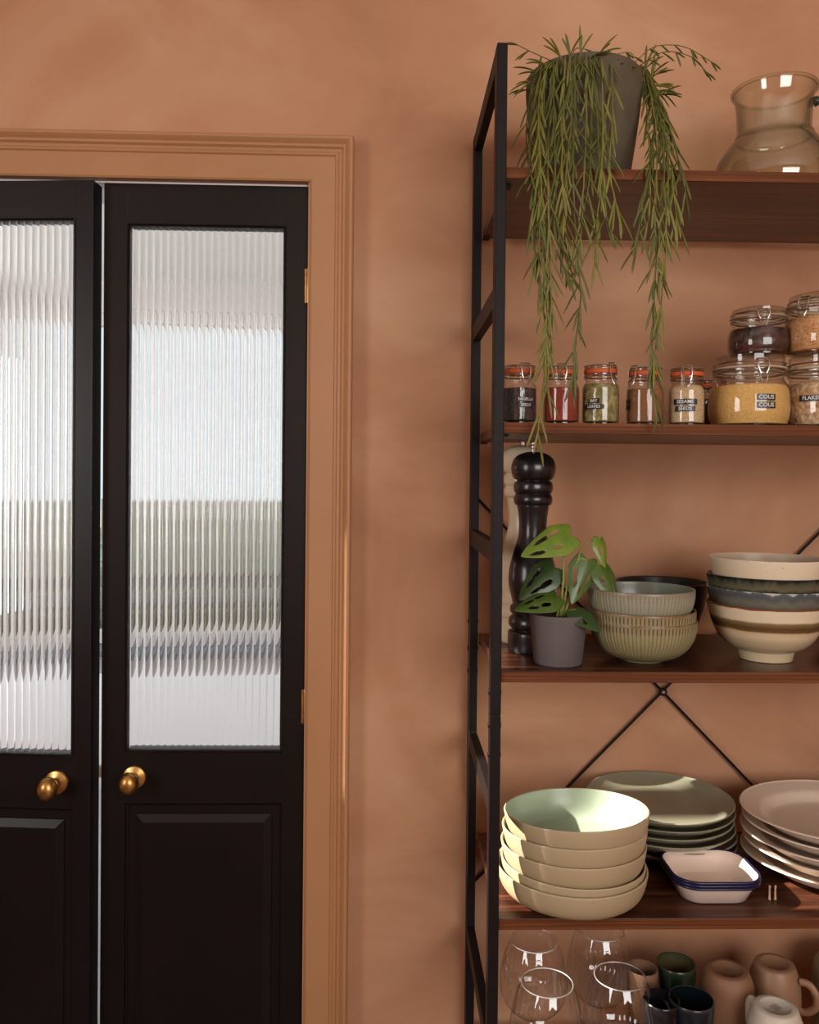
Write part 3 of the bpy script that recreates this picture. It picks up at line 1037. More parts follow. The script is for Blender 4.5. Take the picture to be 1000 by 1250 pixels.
def mill(label, u, y, m, k=1.0):
    c = pt(u, 700, y)
    t = thing('pepper_mill', label, 'mill', (c.x, y, z3 + .0003))
    R = .0365*k
    H = .318*k
    body = [(0, 0), (.0385*k, 0), (.0395*k, .002)]
    P = [(.0398, .004), (.0398, .028), (.0385, .034), (.0335, .0365), (.0335, .0385), (.0380, .0435), (.0388, .0490), (.0372, .0560), (.0325, .0605), (.0325, .0620), (.0362, .0665), (.0362, .0740), (.0325, .0795),
         (.0345, .090), (.0385, .108), (.0395, .122), (.0375, .142), (.0310, .168), (.0245, .190), (.0228, .206), (.0238, .224), (.0266, .2425)]
    body += [(q.x*k, q.y*k) for q in cr([(a, b, 0) for a, b in P], 4)]
    body += [(.0266*k, .2432*k), (.0, .2432*k)]
    bm = lathebm(body, 48)
    obj('mill_body', bm, m, t)
    P = [(.0270, .2436), (.0300, .2450), (.0318, .2500), (.0318, .2560), (.0296, .2612), (.0285, .2625), (.0300, .2640), (.0322, .2690), (.0322, .2775), (.0300, .2825), (.0275, .2838), (.0275, .2850), (.0310, .2865), (.0348, .2930), (.0366, .3020), (.0362, .3110), (.0325, .3205), (.0245, .3275), (.0130, .3315), (.004, .3325)]
    hd = [(0, .2436*k)] + [(q.x*k, q.y*k) for q in cr([(a, b, 0) for a, b in P], 4)] + [(0, .3325*k)]
    obj('mill_head', lathebm(hd, 48), m, t)
    obj('finial_nut', lathebm([(0, .3320*k), (.005, .3320*k), (.005, .3365*k), (.0035, .3375*k), (.0052, .339*k), (.0052, .342*k), (.0035, .3432*k), (.005, .3445*k), (.005, .3475*k), (.0025, .349*k), (0, .349*k)], 20), MAT['wire'], t)
    return t


blk = plain('black_lacquered_wood', srgb(26, 22, 24), .28, coat=.3)
wht = plain('cream_lacquered_wood', srgb(240, 224, 194), .32, coat=.2)
mill('tall black turned wooden mill behind the potted swiss cheese plant', 650, 1.405, blk, .995)
mill('tall cream turned wooden mill behind the black one and the post', 637, 1.50, wht, 1.04)

# ------------------------------------------------------------------ third board: swiss cheese plant
c = pt(681, 800, 1.314)
mon = thing('potted_swiss_cheese_plant', 'small swiss cheese plant with holed leaves in a matt grey pot', 'potted plant', (c.x, 1.314, z3 + .0003))
gp = plain('matt_grey_clay', srgb(104, 96, 96), .75, c2=srgb(92, 84, 84), scale=12, bump=.1)
obj('pot', lathebm([(0, 0), (.0355, 0), (.037, .0015), (.0445, .070), (.0452, .0755), (.0447, .0775), (.043, .0777), (.0418, .075), (.040, .068), (0, .066)], 56), gp, mon)
obj('soil', lathebm([(0, .0665), (.0398, .0685), (.038, .071), (.02, .0725), (0, .0725)], 32), plain('moist_soil', srgb(46, 34, 27), .95, c2=srgb(66, 50, 38), scale=150, bump=.6, bscale=200), mon)
lfm = [plain('leaf_fresh_green', srgb(126, 146, 48), .3, c2=srgb(98, 126, 40), scale=45),
       plain('leaf_mid_green', srgb(84, 108, 42), .3, c2=srgb(66, 92, 36), scale=45),
       plain('leaf_dark_green', srgb(62, 88, 44), .3, c2=srgb(48, 72, 36), scale=45)]
stm = plain('pale_green_stalk', srgb(140, 150, 74), .45)


def mleaf(base, tip, width, mi, face, holes, petiole=None, cup=.15, droop=.1, seed=0):
    """base/tip: (u,v,y); face: direction the upper side looks at; holes: (s along, t across -1..1, ls, lt)"""
    B, T = pt(*base), pt(*tip)
    ax = T - B
    L = ax.length
    ax.normalize()
    fn = Vector(face)
    fn = (fn - ax*fn.dot(ax)).normalized()
    sd = ax.cross(fn)
    bm = nb()
    ns, ntt = 46, 34
    rows = []
    for i in range(ns + 1):
        s = i/ns
        row = []
        for j in range(ntt + 1):
            tt = -1 + 2*j/ntt
            hw = width*.5*min(1, .55 + 1.5*s)*(1 - max(0, s - .12)/.88)**.72*1.16 if s < 1 else 0
            back = -.20*L*(abs(tt)**1.3 - .55*abs(tt)**3)*(1 - s)**2.5
            p = B + ax*(s*L + back) + sd*(tt*hw)
            lift = -cup*hw*abs(tt)**1.6 + .02*L*sin(s*9)*abs(tt)*.3 - droop*L*s*s + .035*width*(1 - abs(tt))*0
            p = p + fn*lift
            row.append(bm.verts.new(p))
        rows.append(row)
    for i in range(ns):
        for j in range(ntt):
            s, tt = (i + .5)/ns, -1 + 2*(j + .5)/ntt
            if any(((s - h[0] - .35*abs(tt - 0)*.0)/h[2])**2 + ((tt - h[1])/h[3])**2 < 1 for h in holes):
                continue
            q = (rows[i][j], rows[i][j + 1], rows[i + 1][j + 1], rows[i + 1][j])
            bm.faces.new(q)
    bmesh.ops.remove_doubles(bm, verts=bm.verts, dist=.00005)
    bmesh.ops.delete(bm, geom=[v for v in bm.verts if not v.link_faces], context='VERTS')
    off = mon.location
    for v in bm.verts:
        v.co -= off
    o = obj('leaf', bm, lfm[mi], mon, smooth=60)
    md = o.modifiers.new('thickness', 'SOLIDIFY')
    md.thickness = .0006
    if petiole:
        bm = nb()
        P = cr([pt(*q) - off for q in petiole], 6)
        n = len(P)
        tube(bm, P, .0013, 8, radii=[.0019 - .0008*k/(n - 1) for k in range(n)])
        obj('stalk', bm, stm, mon, smooth=60)


ym = 1.314
H4 = [(.35, .45, .16, .16), (.60, .42, .12, .16), (.40, -.45, .15, .15), (.64, -.42, .10, .14)]
mleaf((697, 653, ym), (638, 676, ym - .03), .056, 0, (.15, -.85, .55), [(.55, .5, .17, .15), (.28, .52, .09, .12), (.72, -.45, .14, .20), (.35, -.4, .08, .10)],
      [(684, 752, ym), (688, 705, ym), (689, 668, ym), (697, 654, ym)], cup=.1)
mleaf((676, 692, ym + .012), (634, 730, ym - .01), .056, 2, (-.25, -.85, .45), H4,
      [(681, 752, ym), (678, 720, ym + .006), (676, 694, ym + .012)], cup=.3)
mleaf((680, 728, ym - .012), (629, 741, ym - .045), .050, 1, (-.1, -.6, .8), [(.62, .40, .13, .2), (.35, .45, .12, .15), (.62, -.42, .12, .18), (.35, -.4, .1, .16)],
      [(680, 753, ym), (682, 740, ym - .006), (680, 729, ym - .012)], cup=.25)
mleaf((717, 683, ym), (700, 737, ym - .02), .049, 1, (.1, -.95, .25), [(.38, .5, .11, .13), (.56, .42, .10, .16), (.42, -.45, .13, .10), (.66, -.3, .10, .12)],
      [(686, 752, ym), (694, 712, ym), (706, 684, ym), (717, 684, ym)], cup=.2)
mleaf((734, 690, ym + .004), (757, 738, ym - .018), .046, 1, (.4, -.85, .3), [(.4, .4, .12, .16), (.6, -.4, .12, .16)],
      [(688, 752, ym), (704, 712, ym + .006), (722, 688, ym + .008), (734, 690, ym + .004)], cup=.3)
mleaf((733, 657, ym + .01), (744, 692, ym - .005), .034, 0, (.5, -.75, .45), [(.45, .35, .14, .2)],
      [(706, 684, ym), (709, 672, ym + .004), (720, 661, ym + .01), (733, 656, ym + .01)], cup=.4, droop=.2)
mleaf((703, 744, ym - .02), (733, 768, ym - .055), .048, 2, (.1, -.5, .9), [(.5, .4, .12, .18)],
      [(688, 754, ym), (694, 746, ym - .01), (703, 744, ym - .02)], cup=.25)
mleaf((686, 742, ym + .015), (716, 752, ym + .035), .036, 2, (.2, -.5, .85), [(.5, -.4, .12, .18)], [(686, 754, ym), (686, 742, ym + .015)], cup=.2)


# ------------------------------------------------------------------ bowls
def dish(label, cat, name, loc, outer, t, m, ribs=None, n=72, foot=None, group=None, sx=1, sy=1, tilt=None, inside=None):
    """outer: (r,z) control points from base edge to rim; walls t thick; interior is a part with its own glaze"""
    P = [(q.x, q.y) for q in cr([(a, b, 0) for a, b in outer], 5)]
    prof = [(0, foot[2] if foot else 0)]
    if foot:
        prof += [(foot[0] - .004, foot[2]), (foot[0] - .0035, .0006), (foot[0] - .002, 0), (foot[0], .0006), (foot[0] + foot[3], foot[1])]
    prof += P
    rimr, rimz = P[-1]
    prof += [(rimr - t*.15, rimz + t*.30), (rimr - t*.5, rimz + t*.42), (rimr - t*.85, rimz + t*.30)]
    if tilt is None:
        tilt = (0, 0)
    o = thing(name, label, cat, loc, 0, group)
    o.rotation_euler = (tilt[0], tilt[1], random.uniform(0, 6) if (sx == 1 and sy == 1 and tilt == (0, 0)) else 0)
    obj('outer_wall', lathebm(prof, n, ribs, sx=sx, sy=sy), m, o)
    inn = [(rimr - t*.85, rimz + t*.30)]
    base_in = (foot[1] if foot else P[0][1]) + t*.9
    for (r, z) in reversed(P):
        r2 = r - t
        if z > base_in + .0005 and r2 > 0:
            inn.append((r2, z))
        else:
            break
    lr, lz = inn[-1]
    inn += [(lr*.93, base_in + (lz - base_in)*.25), (lr*.75, base_in), (0, base_in)]
    obj('inside_glaze', lathebm(inn, n, None, sx=sx, sy=sy), inside or m, o)
    return o


# ribbed celadon bowls (3)
gb = [bands('sage_ribbed_glaze_a', [(0, srgb(150, 140, 98)), (.78, srgb(156, 148, 112)), (.93, srgb(146, 132, 100)), (1, srgb(120, 88, 60))], .3, 1/.067, .12, 60),
      bands('sage_ribbed_glaze_b', [(0, srgb(150, 148, 120)), (.85, srgb(158, 156, 134)), (1, srgb(140, 126, 104))], .3, 1/.067, .1, 60)]
for m_, strong in ((gb[0], 1), (gb[1], .45)):          # darker brown in the grooves, dotted just under the rim
    nt = m_.node_tree
    b_ = nt.nodes['Principled BSDF']
    src = b_.inputs['Base Color'].links[0].from_socket
    tc = N(nt, 'ShaderNodeTexCoord')
    sp = N(nt, 'ShaderNodeSeparateXYZ')
    nt.links.new(tc.outputs['Object'], sp.inputs[0])
    at_ = N(nt, 'ShaderNodeMath', operation='ARCTAN2')
    nt.links.new(sp.outputs['Y'], at_.inputs[0])
    nt.links.new(sp.outputs['X'], at_.inputs[1])
    mu = N(nt, 'ShaderNodeMath', operation='MULTIPLY')
    mu.inputs[1].default_value = 84
    nt.links.new(at_.outputs[0], mu.inputs[0])
    co = N(nt, 'ShaderNodeMath', operation='COSINE')
    nt.links.new(mu.outputs[0], co.inputs[0])
    rv = ramp(nt, [(0.0, (1, 1, 1, 1)), (.45, (0, 0, 0, 1))])
    mr = N(nt, 'ShaderNodeMapRange')
    mr.inputs['From Min'].default_value = -1
    nt.links.new(co.outputs[0], mr.inputs['Value'])
    nt.links.new(mr.outputs[0], rv.inputs[0])
    zr = ramp(nt, [(0, (0, 0, 0, 1)), (.25, (.35, .35, .35, 1)), (.78, (.45, .45, .45, 1)), (.80, (1, 1, 1, 1)), (.92, (1, 1, 1, 1)), (.94, (.1, .1, .1, 1))])
    mz = N(nt, 'ShaderNodeMath', operation='MULTIPLY')
    mz.inputs[1].default_value = 1/.067
    nt.links.new(sp.outputs['Z'], mz.inputs[0])
    nt.links.new(mz.outputs[0], zr.inputs[0])
    m1 = N(nt, 'ShaderNodeMath', operation='MULTIPLY')
    nt.links.new(rv.outputs[0], m1.inputs[0])
    nt.links.new(zr.outputs[0], m1.inputs[1])
    m2 = N(nt, 'ShaderNodeMath', operation='MULTIPLY')
    m2.inputs[1].default_value = strong
    nt.links.new(m1.outputs[0], m2.inputs[0])
    mx = N(nt, 'ShaderNodeMix', data_type='RGBA')
    nt.links.new(m2.outputs[0], mx.inputs['Factor'])
    nt.links.new(src, mx.inputs['A'])
    mx.inputs['B'].default_value = srgb(92, 62, 38)
    nt.links.new(mx.outputs['Result'], b_.inputs['Base Color'])
gin = plain('grey_sage_inside_glaze', srgb(128, 132, 118), .25)
c = pt(783, 770, 1.338)
NR = 84


def ribs(a, r, z):
    if .004 < z < .0655 and r > .03:
        k = min(1, (z - .004)/.01)*min(1, max(0, (.0655 - z)/.004))
        return .0011*k*(abs(cos(a*NR/2)) - .5)
    return 0


ob = [(.034, .0035), (.050, .008), (.066, .019), (.0770, .035), (.0815, .050), (.0830, .066)]
zb = z3 + .0003
labs = ['lowest of the three stacked ribbed sage green bowls', 'middle one of the three stacked ribbed sage green bowls', 'topmost of the three ribbed bowls, greyer sage with a plain inside']
for i, dz in enumerate((0, .0155, .0480)):
    dish(labs[i], 'bowl', 'ribbed_bowl', (c.x + (.002, 0, -.002)[i], 1.338, zb + dz), ob, .0032, gb[1] if i == 2 else gb[0], ribs, 288, (.031, .0035, .002, .002), 'ribbed sage bowls in a stack', inside=gin)

# dark bowl behind
c = pt(808, 720, 1.513)
dk = plain('matt_black_glaze', srgb(40, 36, 36), .4)
dish('wide matt black bowl half hidden behind the ribbed and striped bowls', 'bowl', 'black_bowl', (c.x, 1.513, zb), [(.044, .002), (.056, .018), (.069, .050), (.0765, .082), (.0805, .104)], .004, dk, foot=(.04, .003, .002, .002))

# striped ramen bowls (4)
by3 = 1.352
c = pt(935, 780, by3)
big = [(.044, .0155), (.060, .0235), (.0730, .0370), (.0820, .055), (.0875, .074), (.0915, .0905)]
cream = srgb(230, 212, 182)
m_d = bands('cream_glaze_brown_band', [(0, srgb(214, 194, 160)), (.40, srgb(208, 186, 150)), (.49, srgb(224, 202, 168)), (.57, srgb(218, 192, 152)), (.60, srgb(116, 82, 46)), (.66, srgb(96, 74, 48)), (.74, srgb(140, 112, 72)), (.77, cream), (.955, cream), (.965, srgb(130, 70, 42)), (1, srgb(120, 64, 40))], .22, 1/.0925, .05, 30, stretch=(1, 1, .3))
m_c = bands('mottled_blue_grey_glaze', [(0, srgb(90, 92, 82)), (.6, srgb(70, 74, 70)), (.8, srgb(112, 110, 96)), (.9, srgb(84, 90, 92)), (.965, srgb(92, 100, 106)), (.985, srgb(190, 190, 190)), (1, srgb(196, 194, 190))], .16, 1/.0925, .22, 60)
m_b = bands('dripping_black_green_glaze', [(0, srgb(30, 30, 28)), (.74, srgb(22, 26, 24)), (.82, srgb(104, 98, 76)), (.90, srgb(84, 84, 68)), (.96, srgb(34, 40, 38)), (1, srgb(20, 24, 24))], .16, 1/.0925, .16, 90)
m_a = bands('cream_speckled_glaze', [(0, cream), (.8, cream), (1, srgb(234, 216, 190))], .25, 1/.0925, .02, 30, speck=(srgb(150, 110, 80), 260, .70))
m_ai = bands('warm_grey_inside', [(0, srgb(176, 154, 134)), (.9, srgb(186, 164, 142)), (1, srgb(206, 184, 158))], .3, 1/.0925, .05, 40)
labs = ['bottom bowl of the tall stack, cream with a brown band on a raised foot', 'mottled blue grey bowl with a pale rim, second from the bottom of the tall stack',
        'black and green drip glazed bowl just under the cream top bowl', 'plain cream bowl on top of the tall stack of striped bowls']
for i, (dz, m, k) in enumerate(((0, m_d, 1), (.0245, m_c, 1.012), (.0450, m_b, 1.0), (.0720, m_a, .99))):
    dish(labs[i], 'bowl', 'noodle_bowl', (c.x + (0, .001, -.001, .001)[i], by3, zb + dz), [(a*k, b) for a, b in big], .0025, m, None, 84, (.040, .0155, .002, .0035), 'large stoneware bowls in the tall stack', inside=m_ai)
c = pt(1046, 790, 1.45)
dish('deep blue bowl peeping out at the right edge behind the tall stack', 'bowl', 'blue_bowl', (c.x, 1.45, zb), [(.035, .003), (.055, .016), (.070, .035), (.076, .055)], .0035, plain('deep_blue_glaze', srgb(34, 60, 92), .2), foot=(.032, .003, .002, .002))

# ------------------------------------------------------------------ fourth board
z4 = SZ[3] + .0003
sg_o = bands('sage_cream_speckled_outside', [(0, srgb(170, 148, 116)), (.6, srgb(184, 162, 128)), (1, srgb(190, 170, 138))], .5, 1/.047, .1, 20, speck=(srgb(150, 130, 92), 500, .68))
sg_i = plain('pale_sage_inside_glaze', srgb(172, 184, 162), .28, c2=srgb(164, 176, 154), scale=14)
prf = [(.074, .0), (.090, .0035), (.1010, .0095), (.1072, .0180), (.1112, .031), (.1138, .0455)]
by4 = 1.337
labs = ['lowest of the five stacked sage bowls on the fourth board', 'fourth one down in the stack of five sage bowls', 'middle one of the five stacked sage bowls',
        'second from the top in the stack of five sage bowls', 'topmost of the five sage bowls, its pale inside catching the sun']
c0 = pt(702, 1050, by4)
for i, (dz, k, dx, tl) in enumerate(((0, 1.04, -.006, (0, 0)), (.0088, .995, -.0045, (-.012, .012)), (.0360, 1.0, -.003, (-.035, -.012)), (.0610, .998, -.001, (-.055, -.022)), (.0852, 1.0, .0025, (-.076, -.034)))):
    dish(labs[i], 'bowl', 'pasta_bowl', (c0.x + dx, by4, z4 + dz), [(a*k, b) for a, b in prf], .0036, sg_o, None, 84, None, 'sage bowls in a stack', tilt=tl, inside=sg_i)

# olive dinner plates
ol = plain('olive_grey_glaze', srgb(150, 147, 124), .32, c2=srgb(138, 135, 114), scale=10)
pp = [(.080, .0), (.098, .003), (.114, .0095), (.1245, .0160), (.1292, .0205)]
plabs = ['lowest olive grey plate at the back of the fourth board', 'second olive grey plate from the bottom of the pile', 'third olive grey plate from the bottom of the pile',
         'third olive grey plate from the top of the pile', 'second olive grey plate from the top of the pile', 'top olive grey plate behind the sage bowls, half in shade']
for i in range(6):
    low = i < 2
    p = (.522, 1.498) if low else (.493 + (.002, -.001, .001, 0)[i - 2], 1.489)
    dish(plabs[i], 'plate', 'dinner_plate', (p[0], p[1], z4 + .0003 + (i*.0140 if low else .0350 + (i - 2)*.0132)), [(a*(.84 if low else .983), b) for a, b in pp], .0034, ol, None, 84, None, 'olive dinner plates in a pile')

# oval white platters
ov = plain('white_stoneware_glaze', srgb(226, 206, 188), .3, c2=srgb(220, 198, 178), scale=9)
c = pt(1026, 1000, 1.408)
op = [(.088, .0), (.106, .003), (.1170, .0100), (.1260, .0200), (.1400, .0255), (.1530, .0300)]
for i in range(5):
    dish(['lowest of the five white oval platters at the right edge', 'second from the bottom in the pile of white oval platters', 'middle one in the pile of white oval platters',
          'second from the top in the pile of white oval platters', 'top white oval platter at the right edge'][i], 'platter', 'oval_platter',
         (c.x + (-.001, .003, -.002, .001, -.003)[i], 1.408, z4 + .0003 + i*.0178), op, .0045, ov, None, 84, None, 'white oval platters in a pile', sx=1.04, sy=.93)

# enamel trays
en_w = plain('white_enamel', srgb(236, 214, 200), .22)
en_b = plain('navy_enamel_rim', srgb(34, 30, 66), .25)


def rrect(hx, hy, r, n=8):
    out = []
    for qx, qy, a0 in ((1, 1, 0), (-1, 1, pi/2), (-1, -1, pi), (1, -1, 3*pi/2)):
        for k in range(n + 1):
            a = a0 + pi/2*k/n
            out.append((qx*(hx - r) + r*cos(a), qy*(hy - r) + r*sin(a)))
    return out


def tray(label, loc, rz):
    t = thing('enamel_tray', label, 'tray', loc, rz, 'navy rimmed enamel trays in a stack')
    hx, hy, H = .0675, .0585, .031
    lv = [(-.020, .0006, .024), (-.018, 0, .026), (-.0155, .0015, .028), (-.0065, H*.72, .032), (-.0035, H*.9, .034), (0, H, .036)]
    bm = nb()
    rows = []
    for ins, z, r in lv + [(-.0005, H + .0012, .0358), (-.0042, H*.9 + .0004, .0342), (-.0072, H*.72, .0322), (-.0162, .0028, .028), (-.0195, .0018, .026)]:
        rows.append([bm.verts.new((x, y, z)) for x, y in rrect(hx + ins, hy + ins, r)])
    L = len(rows[0])
    for A, B in zip(rows, rows[1:]):
        for k in range(L):
            bm.faces.new((A[k], A[(k + 1) % L], B[(k + 1) % L], B[k]))
    bm.faces.new(rows[0][::-1])
    bm.faces.new(rows[-1])
    obj('tray_body', bm, en_w, t, smooth=50)
    loop = [Vector((x, y, H + .0004)) for x, y in rrect(hx + .0002, hy + .0002, .036)]
    obj('rolled_rim', tube(nb(), [q - Vector((0, 0, .0011)) for q in loop], .00235, 8, closed=True), en_b, t, smooth=60)
    return t


ctr = pt(866, 1065, 1.338)
ctr.z = z4
t0 = tray('lowest of the three navy rimmed white enamel trays', ctr, .0)
copy_thing(t0, ctr + Vector((.0005, 0, .0046)), 'middle one of the three navy rimmed white enamel trays', (0, 0, .004))
copy_thing(t0, ctr + Vector((0, 0, .0092)), 'top navy rimmed white enamel tray beside the sage bowls', (0, 0, -.004))

# two little pegs
pg = plain('pale_peg_wood', srgb(214, 178, 152), .5)
for u, lab in ((939.5, 'short pale peg nearer the enamel trays, one of two standing on the fourth board'), (946.5, 'short pale peg nearer the oval platters, one of two standing on the fourth board')):
    p = atz(u, 1098, z4)
    tag(obj('wooden_peg', lathebm([(0, 0), (.0019, 0), (.0021, .001), (.0015, .006), (.0013, .017), (.0019, .0205), (.0015, .022), (0, .0222)], 14), pg, loc=p), lab, 'peg', 'two pale pegs')

# ------------------------------------------------------------------ fifth board: wine glasses and cups
z5 = SZ[4] + .0003


def wine(label, u, v, y):
    p = pt(u, v, y)
    t = thing('wine_glass', label, 'wine glass', (p.x, y, z5), 0, 'stemmed wine glasses on the fifth board')
    t.scale = (1, 1, .957)
    P = cr([(.0037, .096, 0), (.012, .0985, 0), (.034, .110, 0), (.052, .132, 0), (.0580, .156, 0), (.0562, .180, 0), (.0495, .212, 0), (.0405, .236, 0)], 6)
    rib = lambda a, r, z: .0004*cos(a*26)*min(1, max(0, (.232 - z)/.02)) if r > .012 else 0
    obj('glass_bowl', lathebm([(0, .095)] + [(q.x, q.y) for q in P], 156, rib), MAT['wine'], t, smooth=60)
    rim = [Vector((.0405*cos(2*pi*k/56), .0405*sin(2*pi*k/56), .2362)) for k in range(56)]
    obj('glass_rim', tube(nb(), rim, .00095, 6, closed=True), MAT['winerim'], t, smooth=60)
    obj('stem', lathebm([(0, .096), (.0042, .095), (.0034, .085), (.003, .05), (.0034, .016), (.006, .007), (.012, .0038), (.030, .0018), (.0385, .0009), (.039, 0), (0, 0)], 40), MAT['wine'], t)
    return t


wine('back wine glass nearest the black steel post, its rim under the board above', 652, 1148, 1.458)
wine('back wine glass farther from the post, behind the front pair', 733, 1146, 1.492)
wine('front wine glass nearer the black steel post', 668, 1198, 1.334)
wine('front wine glass nearer the dark green cups', 757, 1194, 1.350)

cup_in = plain('dark_cup_inside', srgb(40, 40, 36), .2)


def cup(label, cat, u, v, y, R, H, mo, mi, inverted=False, taper=.86, handle=None, group=None, hs=1.0, foot=False, ztop=None, rz=0, mark=None):
    """upright or upside-down cup; the pixel is the middle of the visible top ring"""
    p = pt(u, v, y)
    zt = ztop if ztop else p.z
    t = thing('mug' if handle is not None else ('bowl' if 'bowl' in label else 'cup'), label, cat, (p.x, y, zt - H), rz, group)
    if not inverted:
        pr = [(0, .003), (R*taper*.85, .0025), (R*taper*.9, 0), (R*taper, .003), (R*(taper*.4 + .6), H*.4), (R, H*.85), (R, H - .0015), (R - .0012, H), (R - .0026, H - .001)]
        inn = [(R - .0026, H - .001), (R - .0034, H*.8), (R*(taper*.4 + .6) - .0036, H*.4), (R*taper - .004, .008), (0, .006)]
    else:
        rb = R*taper
        pr = [(R - .003, .001), (R - .0015, 0), (R, .0012), (R*1.0, H*.25), (R*.985, H*.5), (R*.94, H*.74), (rb, H*.93), (rb*.955, H*.975), (rb*.90, H*.992), (rb*.80, H*.996), (rb*.74, H*.998), (rb*.70, H), (rb*.66, H - .0004), (rb*.62, H - .0022), (0, H - .003)]
        inn = [(R - .003, .001), (R - .0045, H*.3), (R*.9 - .004, H*.75), (rb*.8, H*.92), (0, H - .007)]
    obj('outer_wall', lathebm(pr, 56), mo, t, smooth=50)
    obj('inside_glaze', lathebm(inn, 56), mi, t)
    if handle is not None:
        a = handle
        ca, sa = cos(a), sin(a)
        q = [(R*.97, H*.80), (R + .014*hs, H*.80), (R + .026*hs, H*.62), (R + .024*hs, H*.40), (R + .010*hs, H*.24), (R*.98, H*.22)]
        bm = tube(nb(), cr([(ca*r, sa*r, z) for r, z in q], 5), .0052, 10, flat=1.25)
        obj('handle', bm, mo, t, smooth=60)
    if mark:
        bm = nb()
        for k in range(mark):
            s = (k - (mark - 1)/2)*.0032
            box(bm, -.008, .008, s - .0003, s + .0003, H - .0029, H - .0023)
        bmesh.ops.rotate(bm, verts=bm.verts, matrix=Matrix.Rotation(2.1, 3, 'Z'))
        obj('base_mark', bm, plain('faint_base_mark', srgb(110, 84, 66), .7), t, smooth=0)
    return t


grn = bands('dark_green_cup_glaze', [(0, srgb(26, 34, 26)), (.9, srgb(34, 46, 34)), (.975, srgb(48, 60, 44)), (1, srgb(110, 108, 84))], .2, 1/.09, .03, 40)
nvy = bands('blue_black_cup_glaze', [(0, srgb(22, 28, 32)), (.9, srgb(28, 34, 40)), (.975, srgb(46, 52, 54)), (1, srgb(104, 100, 92))], .2, 1/.09, .03, 40)
blc = plain('black_cup_glaze', srgb(24, 22, 24), .2)
brn = plain('brown_clay_cup', srgb(140, 104, 78), .5)
nin = plain('blue_black_inside', srgb(16, 24, 30), .12)
gri = bands('green_brown_inside', [(0, srgb(110, 84, 52)), (.8, srgb(96, 84, 54)), (1, srgb(60, 74, 52))], .2, 1/.09, .1, 30)
tc1 = plain('pale_terracotta_cup', srgb(156, 114, 86), .6, c2=srgb(148, 107, 80), scale=20)
tc2 = plain('sand_mug_glaze', srgb(168, 128, 100), .4, c2=srgb(160, 121, 94), scale=20)
tc3 = plain('chalky_white_mug', srgb(220, 208, 192), .4)
HC = .088
below = z5 + HC + .001                          # the cups in view stand on others of their kind
G = {'g': 'dark upright cups', 't': 'upside down cups and mugs'}
spec = [
    ('upright dark green cup with a brown inside, behind the blue black cup', 825, 1184, 1.475, .0340, grn, gri, False, None, 'g'),
    ('upright blue black cup with a pale rim in front of the green one', 844, 1225, 1.372, .0362, nvy, nin, False, None, 'g'),
    ('upright black cup between the front wine glass and the blue black cup', 807, 1239, 1.37, .0300, blc, blc, False, None, 'g'),
    ('brown clay cup behind the front wine glass', 784, 1193, 1.46, .0270, brn, brn, False, None, 'g'),
]
for lab, u, v, y, R, mo, mi, inv, h, g in spec:
    t = cup(lab, 'cup', u, v, y, R, HC, mo, mi, inv, .82, h, G[g])
    zb_ = t.location.z
    s = copy_thing(t, (t.location.x, t.location.y, z5), 'cup standing under the ' + lab.replace('upright ', '').split(',')[0].split(' with')[0].split(' behind')[0].split(' between')[0])
    t.location.z = z5 + HC + .0006
spec = [
    ('upside down terracotta cup with a ringed base, beside the dark cups', 888, 1193, 1.45, .0470, tc1, None, 4, .089),
    ('upside down sand coloured mug with its handle toward the right edge', 946, 1182, 1.475, .0440, tc2, -.75, None, .087),
    ('upside down chalky white mug with marks on its base, in front of the sand one', 947, 1232, 1.352, .0445, tc3, 1.95, 5, .087),
    ('upside down olive green bowl cut off by the right edge', 1040, 1190, 1.495, .0660, plain('olive_cup_glaze', srgb(132, 126, 88), .35), None, None, .087),
]
for lab, u, v, y, R, mo, h, mk, H in spec:
    t = cup(lab, 'mug' if h is not None else ('bowl' if 'bowl' in lab else 'cup'), u, v, y, R, H, mo, mo, True, .80, h, G['t'], mark=mk, hs=.5 if h and h > 0 else 1.0)
    s = copy_thing(t, (t.location.x, t.location.y, z5), 'lower one under the ' + lab.replace('upside down ', '').split(',')[0].split(' with')[0].split(' cut')[0])
    t.location.z = z5 + H + .0006

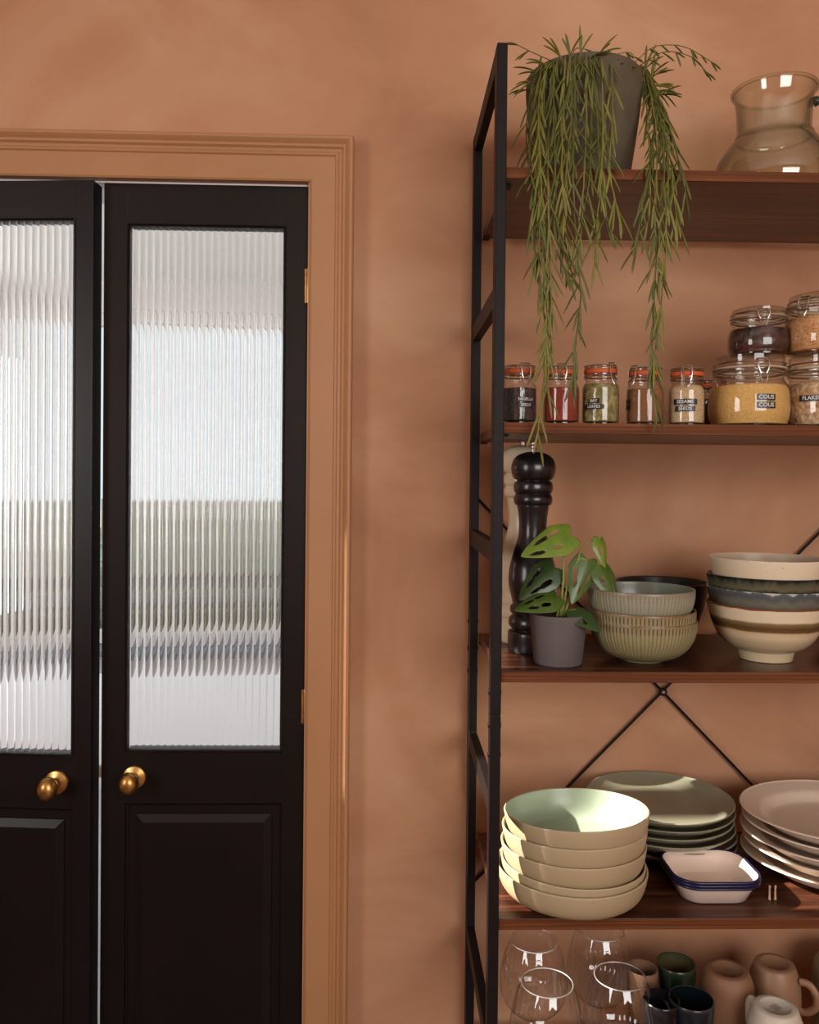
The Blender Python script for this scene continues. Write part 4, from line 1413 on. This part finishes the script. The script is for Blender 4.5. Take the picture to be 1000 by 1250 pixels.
# ------------------------------------------------------------------ light
wd = bpy.data.worlds.new('sky')
sc.world = wd
wd.use_nodes = True
bg = wd.node_tree.nodes['Background']
bg.inputs[0].default_value = (.82, .89, .95, 1)
bg.inputs[1].default_value = .98


def area(name, loc, target, sx, sy, power, color):
    l = bpy.data.lights.new(name, 'AREA')
    l.shape = 'RECTANGLE'
    l.size, l.size_y = sx, sy
    l.energy = power
    l.color = color
    o = bpy.data.objects.new(name, l)
    col.objects.link(o)
    o.location = loc
    d = Vector(target) - Vector(loc)
    o.rotation_euler = d.to_track_quat('-Z', 'Y').to_euler()
    return o


area('window_daylight', ((wx0 + wx1)/2, RY0 + .02, (wz0 + wz1)/2), ((wx0 + wx1)/2, 5, (wz0 + wz1)/2), wx1 - wx0, wz1 - wz0, 41, (1, .96, .91))
area('side_window_daylight', (RX0 + .02, (by0 + by1)/2, (bz0 + bz1)/2), (5, (by0 + by1)/2, (bz0 + bz1)/2), by1 - by0, bz1 - bz0, 25, (1, .97, .93))
sl = bpy.data.lights.new('sun', 'SUN')
sl.energy = 14
sl.angle = radians(.8)
sl.color = (1, .94, .85)
area('far_room_left_fill', (BX0 + .02, 3.0, 1.5), (5, 3.0, 1.5), 1.7, 1.3, 25, (.93, .97, 1))  # added fill lamp, the wall behind it has no window
area('far_room_right_fill', (BX1 - .02, 3.0, 1.5), (-5, 3.0, 1.5), 1.7, 1.3, 25, (.93, .97, 1))  # matching fill added opposite to brighten the room behind the doors
so = bpy.data.objects.new('sun', sl)
col.objects.link(so)
so.location = (-4, 1.4, 4)
so.rotation_euler = Vector((cos(EL), .0, -sin(EL))).to_track_quat('-Z', 'Y').to_euler()

# ------------------------------------------------------------------ render settings
sc.view_settings.view_transform = 'Standard'
sc.view_settings.look = 'None'
sc.view_settings.gamma = 1
sc.view_settings.exposure = 0
sc.view_settings.use_curve_mapping = False
cy = sc.cycles
cy.use_denoising = True
cy.max_bounces = 12
cy.diffuse_bounces = 4
cy.glossy_bounces = 4
cy.transmission_bounces = 10
cy.transparent_max_bounces = 32
cy.caustics_reflective = False
cy.caustics_refractive = False
cy.sample_clamp_indirect = 6
